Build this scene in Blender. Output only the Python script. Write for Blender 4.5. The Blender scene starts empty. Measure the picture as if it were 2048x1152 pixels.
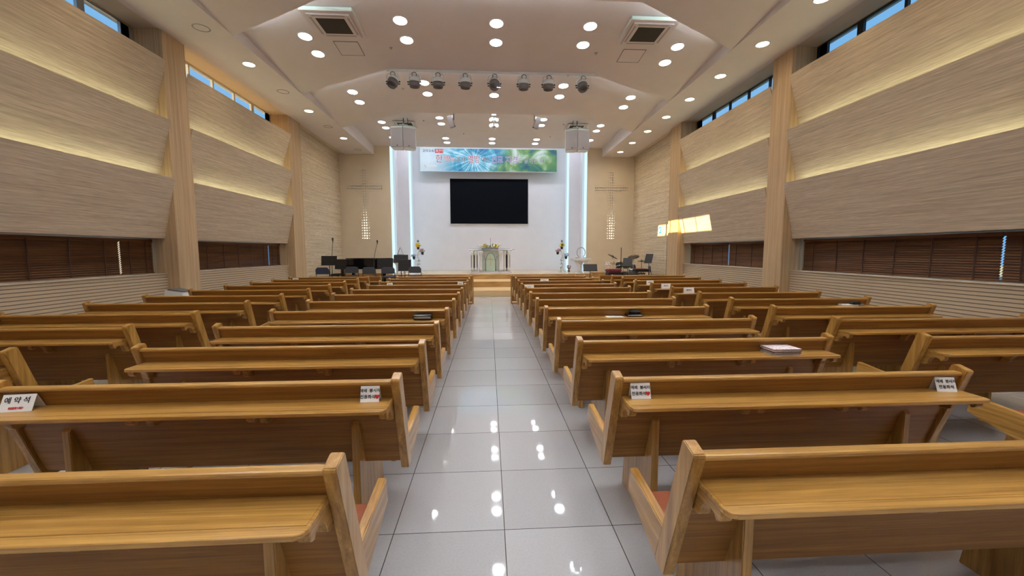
import bpy, bmesh, math, random
from mathutils import Vector, Matrix, Euler
random.seed(7)
C = bpy.context.scene.collection
S = bpy.context.scene
PI = math.pi

# ---------------------------------------------------------------- camera, sky, sun, exposure
F_PX, YAW, PITCH, ROLL = 807.6, 0.05713, -0.0897, -0.00176
cam_d = bpy.data.cameras.new('camera'); cam = bpy.data.objects.new('camera', cam_d); C.objects.link(cam)
cam_d.sensor_fit = 'HORIZONTAL'; cam_d.sensor_width = 36.0; cam_d.lens = F_PX / 2048 * 36.0
cam_d.clip_start = 0.05; cam_d.clip_end = 300
fw = Vector((math.sin(YAW) * math.cos(PITCH), math.cos(YAW) * math.cos(PITCH), math.sin(PITCH)))
rt = Vector((math.cos(YAW), -math.sin(YAW), 0)); up = rt.cross(fw)
r2 = rt * math.cos(ROLL) + up * math.sin(ROLL); u2 = -rt * math.sin(ROLL) + up * math.cos(ROLL)
cam.matrix_world = Matrix(((r2.x, u2.x, -fw.x, -0.076), (r2.y, u2.y, -fw.y, 0.0), (r2.z, u2.z, -fw.z, 1.519), (0, 0, 0, 1)))
S.camera = cam
S.view_settings.view_transform = 'Standard'
S.view_settings.look = 'None'
S.view_settings.exposure = 0.08
S.view_settings.gamma = 1.0
S.view_settings.use_curve_mapping = False

W = bpy.data.worlds.new('sky'); S.world = W; W.use_nodes = True
wn = W.node_tree; bg = wn.nodes['Background']
tc = wn.nodes.new('ShaderNodeTexCoord'); nz = wn.nodes.new('ShaderNodeTexNoise'); nz.inputs['Scale'].default_value = 2.2
wr = wn.nodes.new('ShaderNodeValToRGB')
wr.color_ramp.elements[0].color = (0.16, 0.45, 0.86, 1); wr.color_ramp.elements[1].color = (0.34, 0.62, 0.92, 1)
wn.links.new(tc.outputs['Generated'], nz.inputs['Vector']); wn.links.new(nz.outputs['Fac'], wr.inputs['Fac'])
wn.links.new(wr.outputs['Color'], bg.inputs['Color']); bg.inputs['Strength'].default_value = 1.0

sd = bpy.data.lights.new('sun', 'SUN'); sun = bpy.data.objects.new('sun', sd); C.objects.link(sun)
sd.energy = 30.0; sd.color = (1.0, 0.66, 0.27); sd.angle = math.radians(0.25)
sun.rotation_euler = Vector((1.0, 0.184, -0.240)).to_track_quat('-Z', 'Y').to_euler(); sun.location = (-30, 0, 12)

L_COOL, L_WARM, L_COVE, L_ALC, L_FOLD = 150.0, 95.0, 9.0, 1.25, 22.0

# ---------------------------------------------------------------- materials
def new_mat(name):
    m = bpy.data.materials.new(name); m.use_nodes = True
    return m, m.node_tree, m.node_tree.nodes['Principled BSDF']
def flat(name, col, rough=0.6, metal=0.0, coat=0.0, spec=0.5, alpha=None, trans=0.0, bump=0.0):
    m, t, b = new_mat(name)
    b.inputs['Base Color'].default_value = (*col, 1); b.inputs['Roughness'].default_value = rough
    b.inputs['Metallic'].default_value = metal; b.inputs['Coat Weight'].default_value = coat
    b.inputs['Specular IOR Level'].default_value = spec; b.inputs['Transmission Weight'].default_value = trans
    n = t.nodes.new('ShaderNodeTexNoise'); n.inputs['Scale'].default_value = 60
    mp = t.nodes.new('ShaderNodeTexCoord'); t.links.new(mp.outputs['Object'], n.inputs['Vector'])
    mx = t.nodes.new('ShaderNodeMixRGB'); mx.inputs['Fac'].default_value = 0.0
    rp = t.nodes.new('ShaderNodeMapRange'); rp.inputs['To Min'].default_value = max(0, rough - 0.04); rp.inputs['To Max'].default_value = min(1, rough + 0.04)
    t.links.new(n.outputs['Fac'], rp.inputs['Value']); t.links.new(rp.outputs['Result'], b.inputs['Roughness'])
    t.nodes.remove(mx)
    if bump:
        bp_ = t.nodes.new('ShaderNodeBump'); bp_.inputs['Strength'].default_value = bump; bp_.inputs['Distance'].default_value = 0.002
        t.links.new(n.outputs['Fac'], bp_.inputs['Height']); t.links.new(bp_.outputs['Normal'], b.inputs['Normal'])
    return m
def emit(name, col, s):
    m = bpy.data.materials.new(name); m.use_nodes = True; t = m.node_tree
    t.nodes.remove(t.nodes['Principled BSDF']); e = t.nodes.new('ShaderNodeEmission')
    e.inputs['Color'].default_value = (*col, 1); e.inputs['Strength'].default_value = s
    t.links.new(e.outputs[0], t.nodes['Material Output'].inputs[0]); return m
def streak(name, c1, c2, scale, rough=0.6, coat=0.0, detail=6, dist=0.4, bump=0.1, c3=None, fine=None, lo=0.3, hi=0.7, rand=0.0, bdist=0.003):
    """procedural grain: noise stretched along one axis of the object's own coordinates"""
    m, t, b = new_mat(name); N = t.nodes; K = t.links
    tc = N.new('ShaderNodeTexCoord'); mp = N.new('ShaderNodeMapping'); mp.inputs['Scale'].default_value = scale
    K.new(tc.outputs['Object'], mp.inputs['Vector'])
    if rand:
        oi = N.new('ShaderNodeObjectInfo'); mu = N.new('ShaderNodeMath'); mu.operation = 'MULTIPLY'; mu.inputs[1].default_value = rand
        K.new(oi.outputs['Random'], mu.inputs[0]); K.new(mu.outputs[0], mp.inputs['Location'])
    n1 = N.new('ShaderNodeTexNoise'); n1.inputs['Scale'].default_value = 1; n1.inputs['Detail'].default_value = detail; n1.inputs['Distortion'].default_value = dist
    K.new(mp.outputs[0], n1.inputs['Vector'])
    r = N.new('ShaderNodeValToRGB'); e = r.color_ramp.elements
    e[0].position = lo; e[0].color = (*c1, 1); e[1].position = hi; e[1].color = (*c2, 1)
    if c3: x = e.new((lo + hi) / 2); x.color = (*c3, 1)
    K.new(n1.outputs['Fac'], r.inputs['Fac'])
    out = r.outputs['Color']
    if fine:
        mp2 = N.new('ShaderNodeMapping'); mp2.inputs['Scale'].default_value = fine; K.new(tc.outputs['Object'], mp2.inputs['Vector'])
        n2 = N.new('ShaderNodeTexNoise'); n2.inputs['Scale'].default_value = 1; n2.inputs['Detail'].default_value = 3; K.new(mp2.outputs[0], n2.inputs['Vector'])
        mr = N.new('ShaderNodeMapRange'); mr.inputs['From Min'].default_value = 0.3; mr.inputs['From Max'].default_value = 0.7
        mr.inputs['To Min'].default_value = 0.80; mr.inputs['To Max'].default_value = 1.12; K.new(n2.outputs['Fac'], mr.inputs['Value'])
        ml = N.new('ShaderNodeVectorMath'); ml.operation = 'SCALE'; K.new(out, ml.inputs[0]); K.new(mr.outputs['Result'], ml.inputs['Scale']); out = ml.outputs[0]
    K.new(out, b.inputs['Base Color'])
    b.inputs['Roughness'].default_value = rough; b.inputs['Coat Weight'].default_value = coat; b.inputs['Coat Roughness'].default_value = 0.18
    if bump:
        bp_ = N.new('ShaderNodeBump'); bp_.inputs['Strength'].default_value = bump; bp_.inputs['Distance'].default_value = bdist
        K.new(n1.outputs['Fac'], bp_.inputs['Height']); K.new(bp_.outputs['Normal'], b.inputs['Normal'])
    return m
OAK1, OAK2, OAK3 = (0.27, 0.122, 0.021), (0.52, 0.292, 0.076), (0.40, 0.207, 0.045)
oak_x = streak('oak_along', OAK1, OAK2, (0.9, 42, 42), 0.30, 0.25, c3=OAK3, fine=(7, 300, 300), rand=7.0, bump=0.04, dist=1.2)
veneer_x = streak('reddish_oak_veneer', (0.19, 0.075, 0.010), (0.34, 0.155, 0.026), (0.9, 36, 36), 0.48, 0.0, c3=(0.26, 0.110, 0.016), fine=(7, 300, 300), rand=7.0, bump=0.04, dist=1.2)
oak_z = streak('oak_upright', OAK1, OAK2, (40, 30, 1.2), 0.30, 0.25, c3=OAK3, fine=(200, 200, 9), rand=7.0, bump=0.04)
oak_y = streak('oak_across', OAK1, OAK2, (40, 1.2, 40), 0.30, 0.25, c3=OAK3, fine=(200, 9, 200), rand=7.0, bump=0.04)
cushion_m = streak('brown_vinyl', (0.24, 0.062, 0.026), (0.32, 0.095, 0.042), (6, 6, 6), 0.45, rand=3.0)
panel_m = streak('streaked_wall_panel', (0.45, 0.355, 0.255), (0.64, 0.535, 0.40), (3, 1.0, 44), 0.8, fine=(6, 5, 150), detail=8, c3=(0.545, 0.44, 0.32), bump=0.15)
stone_m = streak('layered_stone_panel', (0.48, 0.385, 0.265), (0.69, 0.585, 0.425), (3, 0.55, 20), 0.8, fine=(4, 4, 60), detail=9, c3=(0.60, 0.49, 0.345), bump=0.5, bdist=0.02)
column_m = streak('column_veneer', (0.42, 0.285, 0.155), (0.59, 0.425, 0.25), (30, 30, 0.25), 0.55, fine=(120, 120, 1.5), c3=(0.52, 0.36, 0.20), bump=0.05)
tan_m = streak('tan_plaster', (0.70, 0.60, 0.45), (0.73, 0.63, 0.475), (3, 3, 3), 0.85, bump=0.02)
white_m = streak('white_plaster', (0.75, 0.74, 0.79), (0.78, 0.77, 0.82), (2, 2, 2), 0.8, bump=0.02)
ceil_m = streak('ceiling_paint', (0.70, 0.64, 0.62), (0.73, 0.67, 0.65), (2, 2, 2), 0.85, bump=0.02)
reveal_m = streak('reveal_paint', (0.62, 0.52, 0.40), (0.66, 0.56, 0.44), (2, 2, 2), 0.8, bump=0.02)
blind_m = streak('walnut_slat', (0.085, 0.030, 0.008), (0.21, 0.085, 0.024), (4, 0.8, 20), 0.75, fine=(10, 4, 200), rand=5.0)
parquet = streak('stage_parquet', (0.52, 0.38, 0.22), (0.66, 0.50, 0.31), (1.2, 9, 9), 0.25, 0.3, bump=0.02)
riser_m = streak('step_oak', (0.34, 0.19, 0.06), (0.62, 0.40, 0.17), (1.6, 10, 14), 0.35, 0.2, c3=(0.50, 0.30, 0.11), bump=0.03)
riser_light = streak('step_light_oak', (0.56, 0.38, 0.18), (0.68, 0.48, 0.25), (1.3, 6, 6), 0.35, 0.2, bump=0.03)
black_lacquer = flat('black_lacquer', (0.006, 0.006, 0.007), 0.12, coat=0.5)
black_m = flat('black_matt', (0.010, 0.010, 0.011), 0.55)
black_metal = flat('black_metal', (0.018, 0.017, 0.017), 0.4, 0.5)
grey_fabric = flat('grey_fabric', (0.055, 0.06, 0.075), 0.9, bump=0.4)
navy_fabric = flat('navy_fabric', (0.035, 0.045, 0.095), 0.9, bump=0.4)
steel = flat('steel', (0.55, 0.55, 0.56), 0.3, 1.0)
chrome = flat('chrome', (0.75, 0.75, 0.76), 0.12, 1.0)
white_pl = flat('white_plastic', (0.72, 0.73, 0.72), 0.4)
mint_pl = flat('pale_mint_panel', (0.60, 0.74, 0.68), 0.5)
grille_m = flat('grille_cloth', (0.42, 0.385, 0.385), 0.8, bump=0.5)
dark_grille = flat('dark_grille', (0.028, 0.024, 0.019), 0.8)
slot_m = flat('slot_shadow_gap', (0.20, 0.165, 0.13), 0.9)
cable_m = flat('black_cable', (0.01, 0.01, 0.01), 0.5)
screen_m = flat('screen_black', (0.002, 0.003, 0.006), 0.6, spec=0.08)
card_m = flat('white_card', (0.78, 0.77, 0.74), 0.7)
ink_m = flat('ink_black', (0.015, 0.012, 0.014), 0.6)
red_ink = flat('ink_red', (0.55, 0.02, 0.02), 0.6)
gold_m = flat('gold', (0.75, 0.50, 0.16), 0.3, 1.0)
mirror_m = flat('grey_silver_panel', (0.42, 0.44, 0.44), 0.25, 0.7)
acryl = flat('pale_frosted_acrylic', (0.70, 0.71, 0.73), 0.2, spec=0.7)
greenish = flat('green_frosted_glass', (0.50, 0.66, 0.56), 0.25, spec=0.7)
greydk = flat('dark_grey_plastic', (0.09, 0.10, 0.11), 0.5)
frame_dk = flat('dark_window_frame', (0.02, 0.025, 0.035), 0.4, 0.3)
frame_al = flat('aluminium_frame', (0.55, 0.56, 0.57), 0.35, 0.8)
burg = flat('burgundy_cloth', (0.13, 0.008, 0.03), 0.6)
pinkred = flat('dusty_red_cloth', (0.33, 0.10, 0.09), 0.8)
leaf_m = flat('leaf_green', (0.05, 0.14, 0.03), 0.6)
leaf_dk = flat('leaf_dark', (0.025, 0.06, 0.025), 0.6)
leaf_grey = flat('leaf_grey_green', (0.12, 0.20, 0.20), 0.7)
yellow_m = flat('petal_yellow', (0.80, 0.58, 0.03), 0.6)
cream_m = flat('petal_cream', (0.75, 0.72, 0.38), 0.6)
pink_m = flat('petal_pink', (0.50, 0.16, 0.22), 0.6)
blue_fl = flat('petal_pale_blue', (0.34, 0.45, 0.58), 0.6)
seed_m = flat('seed_brown', (0.05, 0.02, 0.008), 0.8)
straw_m = flat('pale_vine', (0.50, 0.50, 0.30), 0.7)
bronze = flat('dark_bronze_cymbal', (0.10, 0.075, 0.055), 0.4, 0.8)
pages_m = flat('book_pages', (0.45, 0.36, 0.27), 0.7)
ext_m = flat('pale_facade', (0.75, 0.74, 0.70), 0.9)
ground_m = flat('outside_paving', (0.30, 0.34, 0.28), 0.9)
def beam(name, col, s, power):
    """lamp glass whose light falls off away from its axis, like a reflector downlight"""
    m = emit(name, col, s); t = m.node_tree; e = [n for n in t.nodes if n.type == 'EMISSION'][0]
    g = t.nodes.new('ShaderNodeNewGeometry'); d = t.nodes.new('ShaderNodeVectorMath'); d.operation = 'DOT_PRODUCT'
    t.links.new(g.outputs['Normal'], d.inputs[0]); t.links.new(g.outputs['Incoming'], d.inputs[1])
    a = t.nodes.new('ShaderNodeMath'); a.operation = 'ABSOLUTE'; t.links.new(d.outputs['Value'], a.inputs[0])
    p = t.nodes.new('ShaderNodeMath'); p.operation = 'POWER'; p.inputs[1].default_value = power; t.links.new(a.outputs[0], p.inputs[0])
    q = t.nodes.new('ShaderNodeMath'); q.operation = 'MULTIPLY'; q.inputs[1].default_value = s; t.links.new(p.outputs[0], q.inputs[0]); t.links.new(q.outputs[0], e.inputs['Strength'])
    return m
cool_light = beam('cool_lamp_glass', (0.95, 0.97, 1.0), L_COOL, 2.2)
warm_light = beam('warm_lamp_glass', (1.0, 0.78, 0.48), L_WARM, 1.5)
spot_light = emit('spot_lamp_glass', (0.95, 0.97, 1.0), 1.8)
fold_light = emit('fold_led', (0.85, 0.95, 1.0), L_FOLD)
cove_light = emit('cove_led', (0.93, 1.0, 0.66), L_COVE)
alc_light = emit('alcove_led', (0.60, 0.90, 0.98), L_ALC)
alc_dim = emit('alcove_return_glow', (0.66, 0.82, 0.93), 0.78)  # dim emission standing in for the LED glow on the return faces
back_light = emit('backlight_led', (0.92, 0.97, 1.0), 40.0)
exit_light = emit('exit_sign_glass', (0.15, 0.75, 0.80), 1.1)

def glass_mat():
    m = bpy.data.materials.new('window_glass'); m.use_nodes = True; t = m.node_tree
    t.nodes.remove(t.nodes['Principled BSDF'])
    a = t.nodes.new('ShaderNodeBsdfTransparent'); a.inputs[0].default_value = (0.93, 0.97, 0.98, 1)
    g = t.nodes.new('ShaderNodeBsdfGlossy'); g.inputs['Roughness'].default_value = 0.02
    x = t.nodes.new('ShaderNodeMixShader'); x.inputs[0].default_value = 0.05
    t.links.new(a.outputs[0], x.inputs[1]); t.links.new(g.outputs[0], x.inputs[2]); t.links.new(x.outputs[0], t.nodes['Material Output'].inputs[0])
    return m
glass_m = glass_mat()

def floor_mat():
    m, t, b = new_mat('polished_tile'); N = t.nodes; K = t.links
    tc = N.new('ShaderNodeTexCoord'); mp = N.new('ShaderNodeMapping')
    mp.inputs['Location'].default_value = (300.0, 300.0 - 2.0866, 0); K.new(tc.outputs['Object'], mp.inputs['Vector'])
    br = N.new('ShaderNodeTexBrick'); br.offset = 0.0; br.squash = 1.0
    for k, v in (('Scale', 1.0), ('Mortar Size', 0.0026), ('Mortar Smooth', 0.2), ('Brick Width', 0.6), ('Row Height', 0.6)): br.inputs[k].default_value = v
    br.inputs['Color1'].default_value = (0.40, 0.395, 0.40, 1); br.inputs['Color2'].default_value = (0.44, 0.435, 0.44, 1); br.inputs['Mortar'].default_value = (0.07, 0.065, 0.06, 1)
    K.new(mp.outputs[0], br.inputs['Vector'])
    nz = N.new('ShaderNodeTexNoise'); nz.inputs['Scale'].default_value = 90; nz.inputs['Detail'].default_value = 5; K.new(tc.outputs['Object'], nz.inputs['Vector'])
    mr = N.new('ShaderNodeMapRange'); mr.inputs['To Min'].default_value = 0.88; mr.inputs['To Max'].default_value = 1.1; K.new(nz.outputs['Fac'], mr.inputs['Value'])
    sc = N.new('ShaderNodeVectorMath'); sc.operation = 'SCALE'; K.new(br.outputs['Color'], sc.inputs[0]); K.new(mr.outputs[0], sc.inputs['Scale'])
    K.new(sc.outputs[0], b.inputs['Base Color']); b.inputs['Roughness'].default_value = 0.045; b.inputs['IOR'].default_value = 1.62
    return m
floor_m = floor_mat()

def ribbed_mat():
    m, t, b = new_mat('ribbed_wainscot'); N = t.nodes; K = t.links
    tc = N.new('ShaderNodeTexCoord'); sx = N.new('ShaderNodeSeparateXYZ'); K.new(tc.outputs['Object'], sx.inputs[0])
    dv = N.new('ShaderNodeMath'); dv.operation = 'DIVIDE'; dv.inputs[1].default_value = 0.052; K.new(sx.outputs['Z'], dv.inputs[0])
    fr = N.new('ShaderNodeMath'); fr.operation = 'FRACT'; K.new(dv.outputs[0], fr.inputs[0])
    r = N.new('ShaderNodeValToRGB'); e = r.color_ramp.elements; r.color_ramp.interpolation = 'LINEAR'
    e[0].position = 0.0; e[0].color = (0.13, 0.085, 0.05, 1); e[1].position = 0.17; e[1].color = (0.13, 0.085, 0.05, 1)
    x = e.new(0.24); x.color = (0.53, 0.41, 0.285, 1); y = e.new(0.97); y.color = (0.48, 0.37, 0.25, 1); z = e.new(1.0); z.color = (0.13, 0.085, 0.05, 1)
    K.new(fr.outputs[0], r.inputs['Fac']); K.new(r.outputs['Color'], b.inputs['Base Color']); b.inputs['Roughness'].default_value = 0.7
    bp_ = N.new('ShaderNodeBump'); bp_.inputs['Strength'].default_value = 0.6; bp_.inputs['Distance'].default_value = 0.008
    K.new(r.outputs['Color'], bp_.inputs['Height']); K.new(bp_.outputs['Normal'], b.inputs['Normal'])
    return m
rib_m = ribbed_mat()

def banner_mat():
    m, t, b = new_mat('printed_banner'); N = t.nodes; K = t.links
    tc = N.new('ShaderNodeTexCoord'); sx = N.new('ShaderNodeSeparateXYZ'); K.new(tc.outputs['Object'], sx.inputs[0])
    def math_(op, a, b_=None):
        n = N.new('ShaderNodeMath'); n.operation = op
        for i, v in enumerate((a, b_)):
            if v is None: continue
            if isinstance(v, (int, float)): n.inputs[i].default_value = v
            else: K.new(v, n.inputs[i])
        return n.outputs[0]
    x = sx.outputs['X']; z = sx.outputs['Z']
    nz = N.new('ShaderNodeTexNoise'); nz.inputs['Scale'].default_value = 1.4; nz.inputs['Detail'].default_value = 6; nz.inputs['Distortion'].default_value = 1.0
    K.new(tc.outputs['Object'], nz.inputs['Vector'])
    # left: blue with rays from a bright centre
    ang = math_('ARCTAN2', math_('SUBTRACT', z, 0.05), math_('ADD', x, 0.72))
    cmb = N.new('ShaderNodeCombineXYZ'); K.new(math_('MULTIPLY', ang, 5.0), cmb.inputs[0])
    rn = N.new('ShaderNodeTexNoise'); rn.inputs['Scale'].default_value = 1.6; rn.inputs['Detail'].default_value = 3; K.new(cmb.outputs[0], rn.inputs['Vector'])
    r1 = N.new('ShaderNodeValToRGB'); e = r1.color_ramp.elements
    e[0].position = 0.36; e[0].color = (0.01, 0.11, 0.30, 1); e[1].position = 0.66; e[1].color = (0.42, 0.68, 0.80, 1)
    q = e.new(0.5); q.color = (0.04, 0.33, 0.48, 1)
    dd = math_('ADD', math_('MULTIPLY', math_('ADD', x, 0.72), math_('ADD', x, 0.72)), math_('MULTIPLY', z, z)); fo = math_('DIVIDE', 0.45, math_('ADD', dd, 0.55))
    ra = math_('MULTIPLY', math_('SUBTRACT', rn.outputs['Fac'], 0.47), math_('MULTIPLY', fo, 1.5)); K.new(math_('ADD', ra, math_('ADD', math_('MULTIPLY', nz.outputs['Fac'], 0.9), 0.03)), r1.inputs['Fac'])
    # right: green hills
    r2_ = N.new('ShaderNodeValToRGB'); e = r2_.color_ramp.elements
    e[0].position = 0.36; e[0].color = (0.012, 0.06, 0.15, 1); e[1].position = 0.70; e[1].color = (0.48, 0.60, 0.56, 1)
    q = e.new(0.46); q.color = (0.03, 0.16, 0.13, 1); q = e.new(0.55); q.color = (0.12, 0.27, 0.07, 1)
    n3 = N.new('ShaderNodeTexNoise'); n3.inputs['Scale'].default_value = 1.3; n3.inputs['Detail'].default_value = 6; n3.inputs['Distortion'].default_value = 0.8
    K.new(tc.outputs['Object'], n3.inputs['Vector']); K.new(n3.outputs['Fac'], r2_.inputs['Fac'])
    mx = N.new('ShaderNodeMixRGB'); K.new(r1.outputs[0], mx.inputs[1]); K.new(r2_.outputs[0], mx.inputs[2])
    s1 = N.new('ShaderNodeMapRange'); s1.inputs['From Min'].default_value = 0.1; s1.inputs['From Max'].default_value = 0.8
    K.new(math_('SUBTRACT', x, math_('MULTIPLY', z, 0.6)), s1.inputs['Value']); K.new(s1.outputs[0], mx.inputs[0])
    # pale clouds at the left end
    mx2 = N.new('ShaderNodeMixRGB'); mx2.inputs[2].default_value = (0.62, 0.72, 0.78, 1); K.new(mx.outputs[0], mx2.inputs[1])
    s2 = N.new('ShaderNodeMapRange'); s2.inputs['From Min'].default_value = -1.7; s2.inputs['From Max'].default_value = -2.7; s2.inputs['To Max'].default_value = 0.95
    K.new(math_('ADD', x, math_('MULTIPLY', math_('SUBTRACT', nz.outputs['Fac'], 0.5), 2.0)), s2.inputs['Value']); K.new(s2.outputs[0], mx2.inputs[0])
    K.new(mx2.outputs[0], b.inputs['Base Color']); b.inputs['Roughness'].default_value = 0.5
    return m

def floral_cover():
    m, t, b = new_mat('flowered_cover'); N = t.nodes; K = t.links
    tc = N.new('ShaderNodeTexCoord'); v = N.new('ShaderNodeTexVoronoi'); v.inputs['Scale'].default_value = 45; K.new(tc.outputs['Object'], v.inputs['Vector'])
    r = N.new('ShaderNodeValToRGB'); e = r.color_ramp.elements; e[0].position = 0.0; e[0].color = (0.35, 0.10, 0.12, 1); e[1].position = 0.5; e[1].color = (0.66, 0.60, 0.62, 1)
    K.new(v.outputs['Distance'], r.inputs['Fac']); K.new(r.outputs[0], b.inputs['Base Color']); b.inputs['Roughness'].default_value = 0.5
    return m
floral_m = floral_cover()

# ---------------------------------------------------------------- mesh helpers
def NB(): return bmesh.new()
def box(bm, x0, x1, y0, y1, z0, z1, mi=0):
    vs = [bm.verts.new(p) for p in ((x0, y0, z0), (x1, y0, z0), (x1, y1, z0), (x0, y1, z0), (x0, y0, z1), (x1, y0, z1), (x1, y1, z1), (x0, y1, z1))]
    for f in ((0, 3, 2, 1), (4, 5, 6, 7), (0, 1, 5, 4), (1, 2, 6, 5), (2, 3, 7, 6), (3, 0, 4, 7)):
        bm.faces.new([vs[i] for i in f]).material_index = mi
    return vs
def prism(bm, prof, a, b, axis='x', mi=0):
    """extrude a closed 2-D profile along an axis between a and b; profile is (y,z), (x,z) or (x,y)"""
    def P(u, v, w): return (w, u, v) if axis == 'x' else ((u, w, v) if axis == 'y' else (u, v, w))
    A = [bm.verts.new(P(u, v, a)) for u, v in prof]; B = [bm.verts.new(P(u, v, b)) for u, v in prof]
    n = len(prof); fs = []
    for i in range(n): fs.append(bm.faces.new((A[i], A[(i + 1) % n], B[(i + 1) % n], B[i])))
    fs.append(bm.faces.new(A[::-1])); fs.append(bm.faces.new(B))
    for f in fs: f.material_index = mi
    bmesh.ops.recalc_face_normals(bm, faces=fs)
    return fs
def tube(bm, pts, r, seg=10, mi=0, r_end=None):
    pts = [Vector(p) for p in pts]; n = len(pts); rings = []
    for i, p in enumerate(pts):
        d = (pts[min(i + 1, n - 1)] - pts[max(i - 1, 0)]).normalized()
        a = d.orthogonal().normalized() if i == 0 else (rings_a - d * rings_a.dot(d)).normalized()
        rings_a = a; c = d.cross(a)
        rr = r if r_end is None else r + (r_end - r) * i / (n - 1)
        rings.append([bm.verts.new(p + (a * math.cos(t) + c * math.sin(t)) * rr) for t in [2 * PI * k / seg for k in range(seg)]])
    for i in range(n - 1):
        for k in range(seg):
            f = bm.faces.new((rings[i][k], rings[i][(k + 1) % seg], rings[i + 1][(k + 1) % seg], rings[i + 1][k])); f.smooth = True; f.material_index = mi
    bm.faces.new(rings[0][::-1]).material_index = mi; bm.faces.new(rings[-1]).material_index = mi
def lathe(bm, prof, seg=24, c=(0, 0, 0), mi=0, mat=None, smooth=True):
    """prof: list of (r, z) around z, optionally transformed by mat"""
    rings = []
    for r, z in prof:
        ring = []
        for k in range(seg):
            t = 2 * PI * k / seg; v = Vector((r * math.cos(t), r * math.sin(t), z))
            if mat: v = mat @ v
            ring.append(bm.verts.new(v + Vector(c)))
        rings.append(ring)
    for i in range(len(rings) - 1):
        for k in range(seg):
            f = bm.faces.new((rings[i][k], rings[i][(k + 1) % seg], rings[i + 1][(k + 1) % seg], rings[i + 1][k])); f.smooth = smooth; f.material_index = mi
    for ring in (rings[0][::-1], rings[-1]):
        f = bm.faces.new(ring); f.material_index = mi
def ball(bm, c, r, seg=10, sq=(1, 1, 1), mi=0):
    m = Matrix.Translation(c) @ Matrix.Diagonal((r * sq[0], r * sq[1], r * sq[2], 1))
    d = bmesh.ops.create_uvsphere(bm, u_segments=seg, v_segments=max(6, seg // 2 + 1), radius=1, matrix=m)
    for v in d['verts']:
        for f in v.link_faces: f.smooth = True; f.material_index = mi
def bev(bm, w=0.004, seg=2):
    bmesh.ops.recalc_face_normals(bm, faces=bm.faces[:])
    es = [e for e in bm.edges if len(e.link_faces) == 2 and e.calc_face_angle(0) > 0.5]
    bmesh.ops.bevel(bm, geom=es, offset=w, segments=seg, affect='EDGES', clamp_overlap=True)
def obj(name, bm, mats, parent=None, loc=None, rot=None):
    me = bpy.data.meshes.new(name); bm.normal_update(); bm.to_mesh(me); bm.free()
    for m in (mats if isinstance(mats, (list, tuple)) else [mats]): me.materials.append(m)
    o = bpy.data.objects.new(name, me); C.objects.link(o)
    if parent: o.parent = parent
    if loc: o.location = loc
    if rot: o.rotation_euler = rot
    return o
def tag(o, label, cat, group=None):
    o['label'] = label; o['category'] = cat
    if group: o['group'] = group
    return o
def thing(name, label, cat, loc=(0, 0, 0), rz=0, group=None):
    o = bpy.data.objects.new(name, None); C.objects.link(o); o.location = loc; o.rotation_euler = (0, 0, rz)
    return tag(o, label, cat, group)
def struct(name, bm, mats, parent=None, **k):
    o = obj(name, bm, mats, parent, **k)
    if not parent: o['kind'] = 'structure'
    return o
def kids(o): return [x for x in o.children]
def dup(root, loc, rz=0, label=None, group=None):
    r = root.copy(); C.objects.link(r); r.location = loc; r.rotation_euler = (0, 0, rz)
    if label: r['label'] = label
    if group: r['group'] = group
    for ch in list(root.children):
        c = ch.copy(); C.objects.link(c); c.parent = r
        for g in list(ch.children):
            d = g.copy(); C.objects.link(d); d.parent = c
    return r
FONT_CACHE = {}
def text_bm(bm, body, size, x, z, y=0.0, mi=0, align='CENTER', depth=0.0015, sx=1.0, bold=0.0, rx=PI / 2):
    cu = bpy.data.curves.new('lettering', 'FONT'); cu.body = body; cu.size = size; cu.align_x = align; cu.align_y = 'CENTER'; cu.extrude = depth; cu.offset = bold
    cu.resolution_u = 2
    o = bpy.data.objects.new('lettering', cu); C.objects.link(o)
    dg = bpy.context.evaluated_depsgraph_get(); me = bpy.data.meshes.new_from_object(o.evaluated_get(dg))
    M = Matrix.Translation((x, y, z)) @ Matrix.Rotation(rx, 4, 'X') @ Matrix.Diagonal((sx, 1, 1, 1))
    me.transform(M); n0 = len(bm.faces); bm.from_mesh(me); bm.faces.ensure_lookup_table()
    for f in bm.faces[n0:]: f.material_index = mi; f.smooth = False
    bpy.data.objects.remove(o); bpy.data.meshes.remove(me)

# ================================================================ THE HALL
YB, YT, YW = -3.2, 17.6, 20.0          # back wall, tan front walls, white alcove wall
XC, XO = 6.02, 6.5                      # column face, window plane
ZS = 5.57                               # soffit height
# floor
b = NB(); box(b, -6.9, 6.9, YB - .2, YW + .3, -0.12, 0.0); struct('floor', b, floor_m)
# stage: three oak steps; the middle ones stand forward of the sides
b = NB(); box(b, -6.26, 6.26, 13.70, YW, 0.0, 0.2); bev(b, .006, 2); struct('floor', b, riser_light)
b = NB(); box(b, -3.9, 3.6, 15.05, 17.1, 0.2, 0.4); box(b, -6.26, 6.26, 17.1, 17.7, 0.2, 0.4); struct('floor', b, riser_m)
b = NB(); box(b, -4.2, 4.2, 16.4, YW, 0.4, 0.6); box(b, -6.26, 6.26, 17.4, YT + .1, 0.4, 0.598)
struct('floor', b, riser_m)
b = NB(); box(b, -4.2, 4.2, 16.385, YW - .01, 0.6, 0.612); box(b, -6.26, -4.2, 17.385, YT, 0.6, 0.612); box(b, 4.2, 6.26, 17.385, YT, 0.6, 0.612)
struct('floor', b, parquet)
b = NB(); box(b, -3.9, 3.6, 15.035, 16.4, 0.4, 0.41); struct('floor', b, riser_light)

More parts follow.
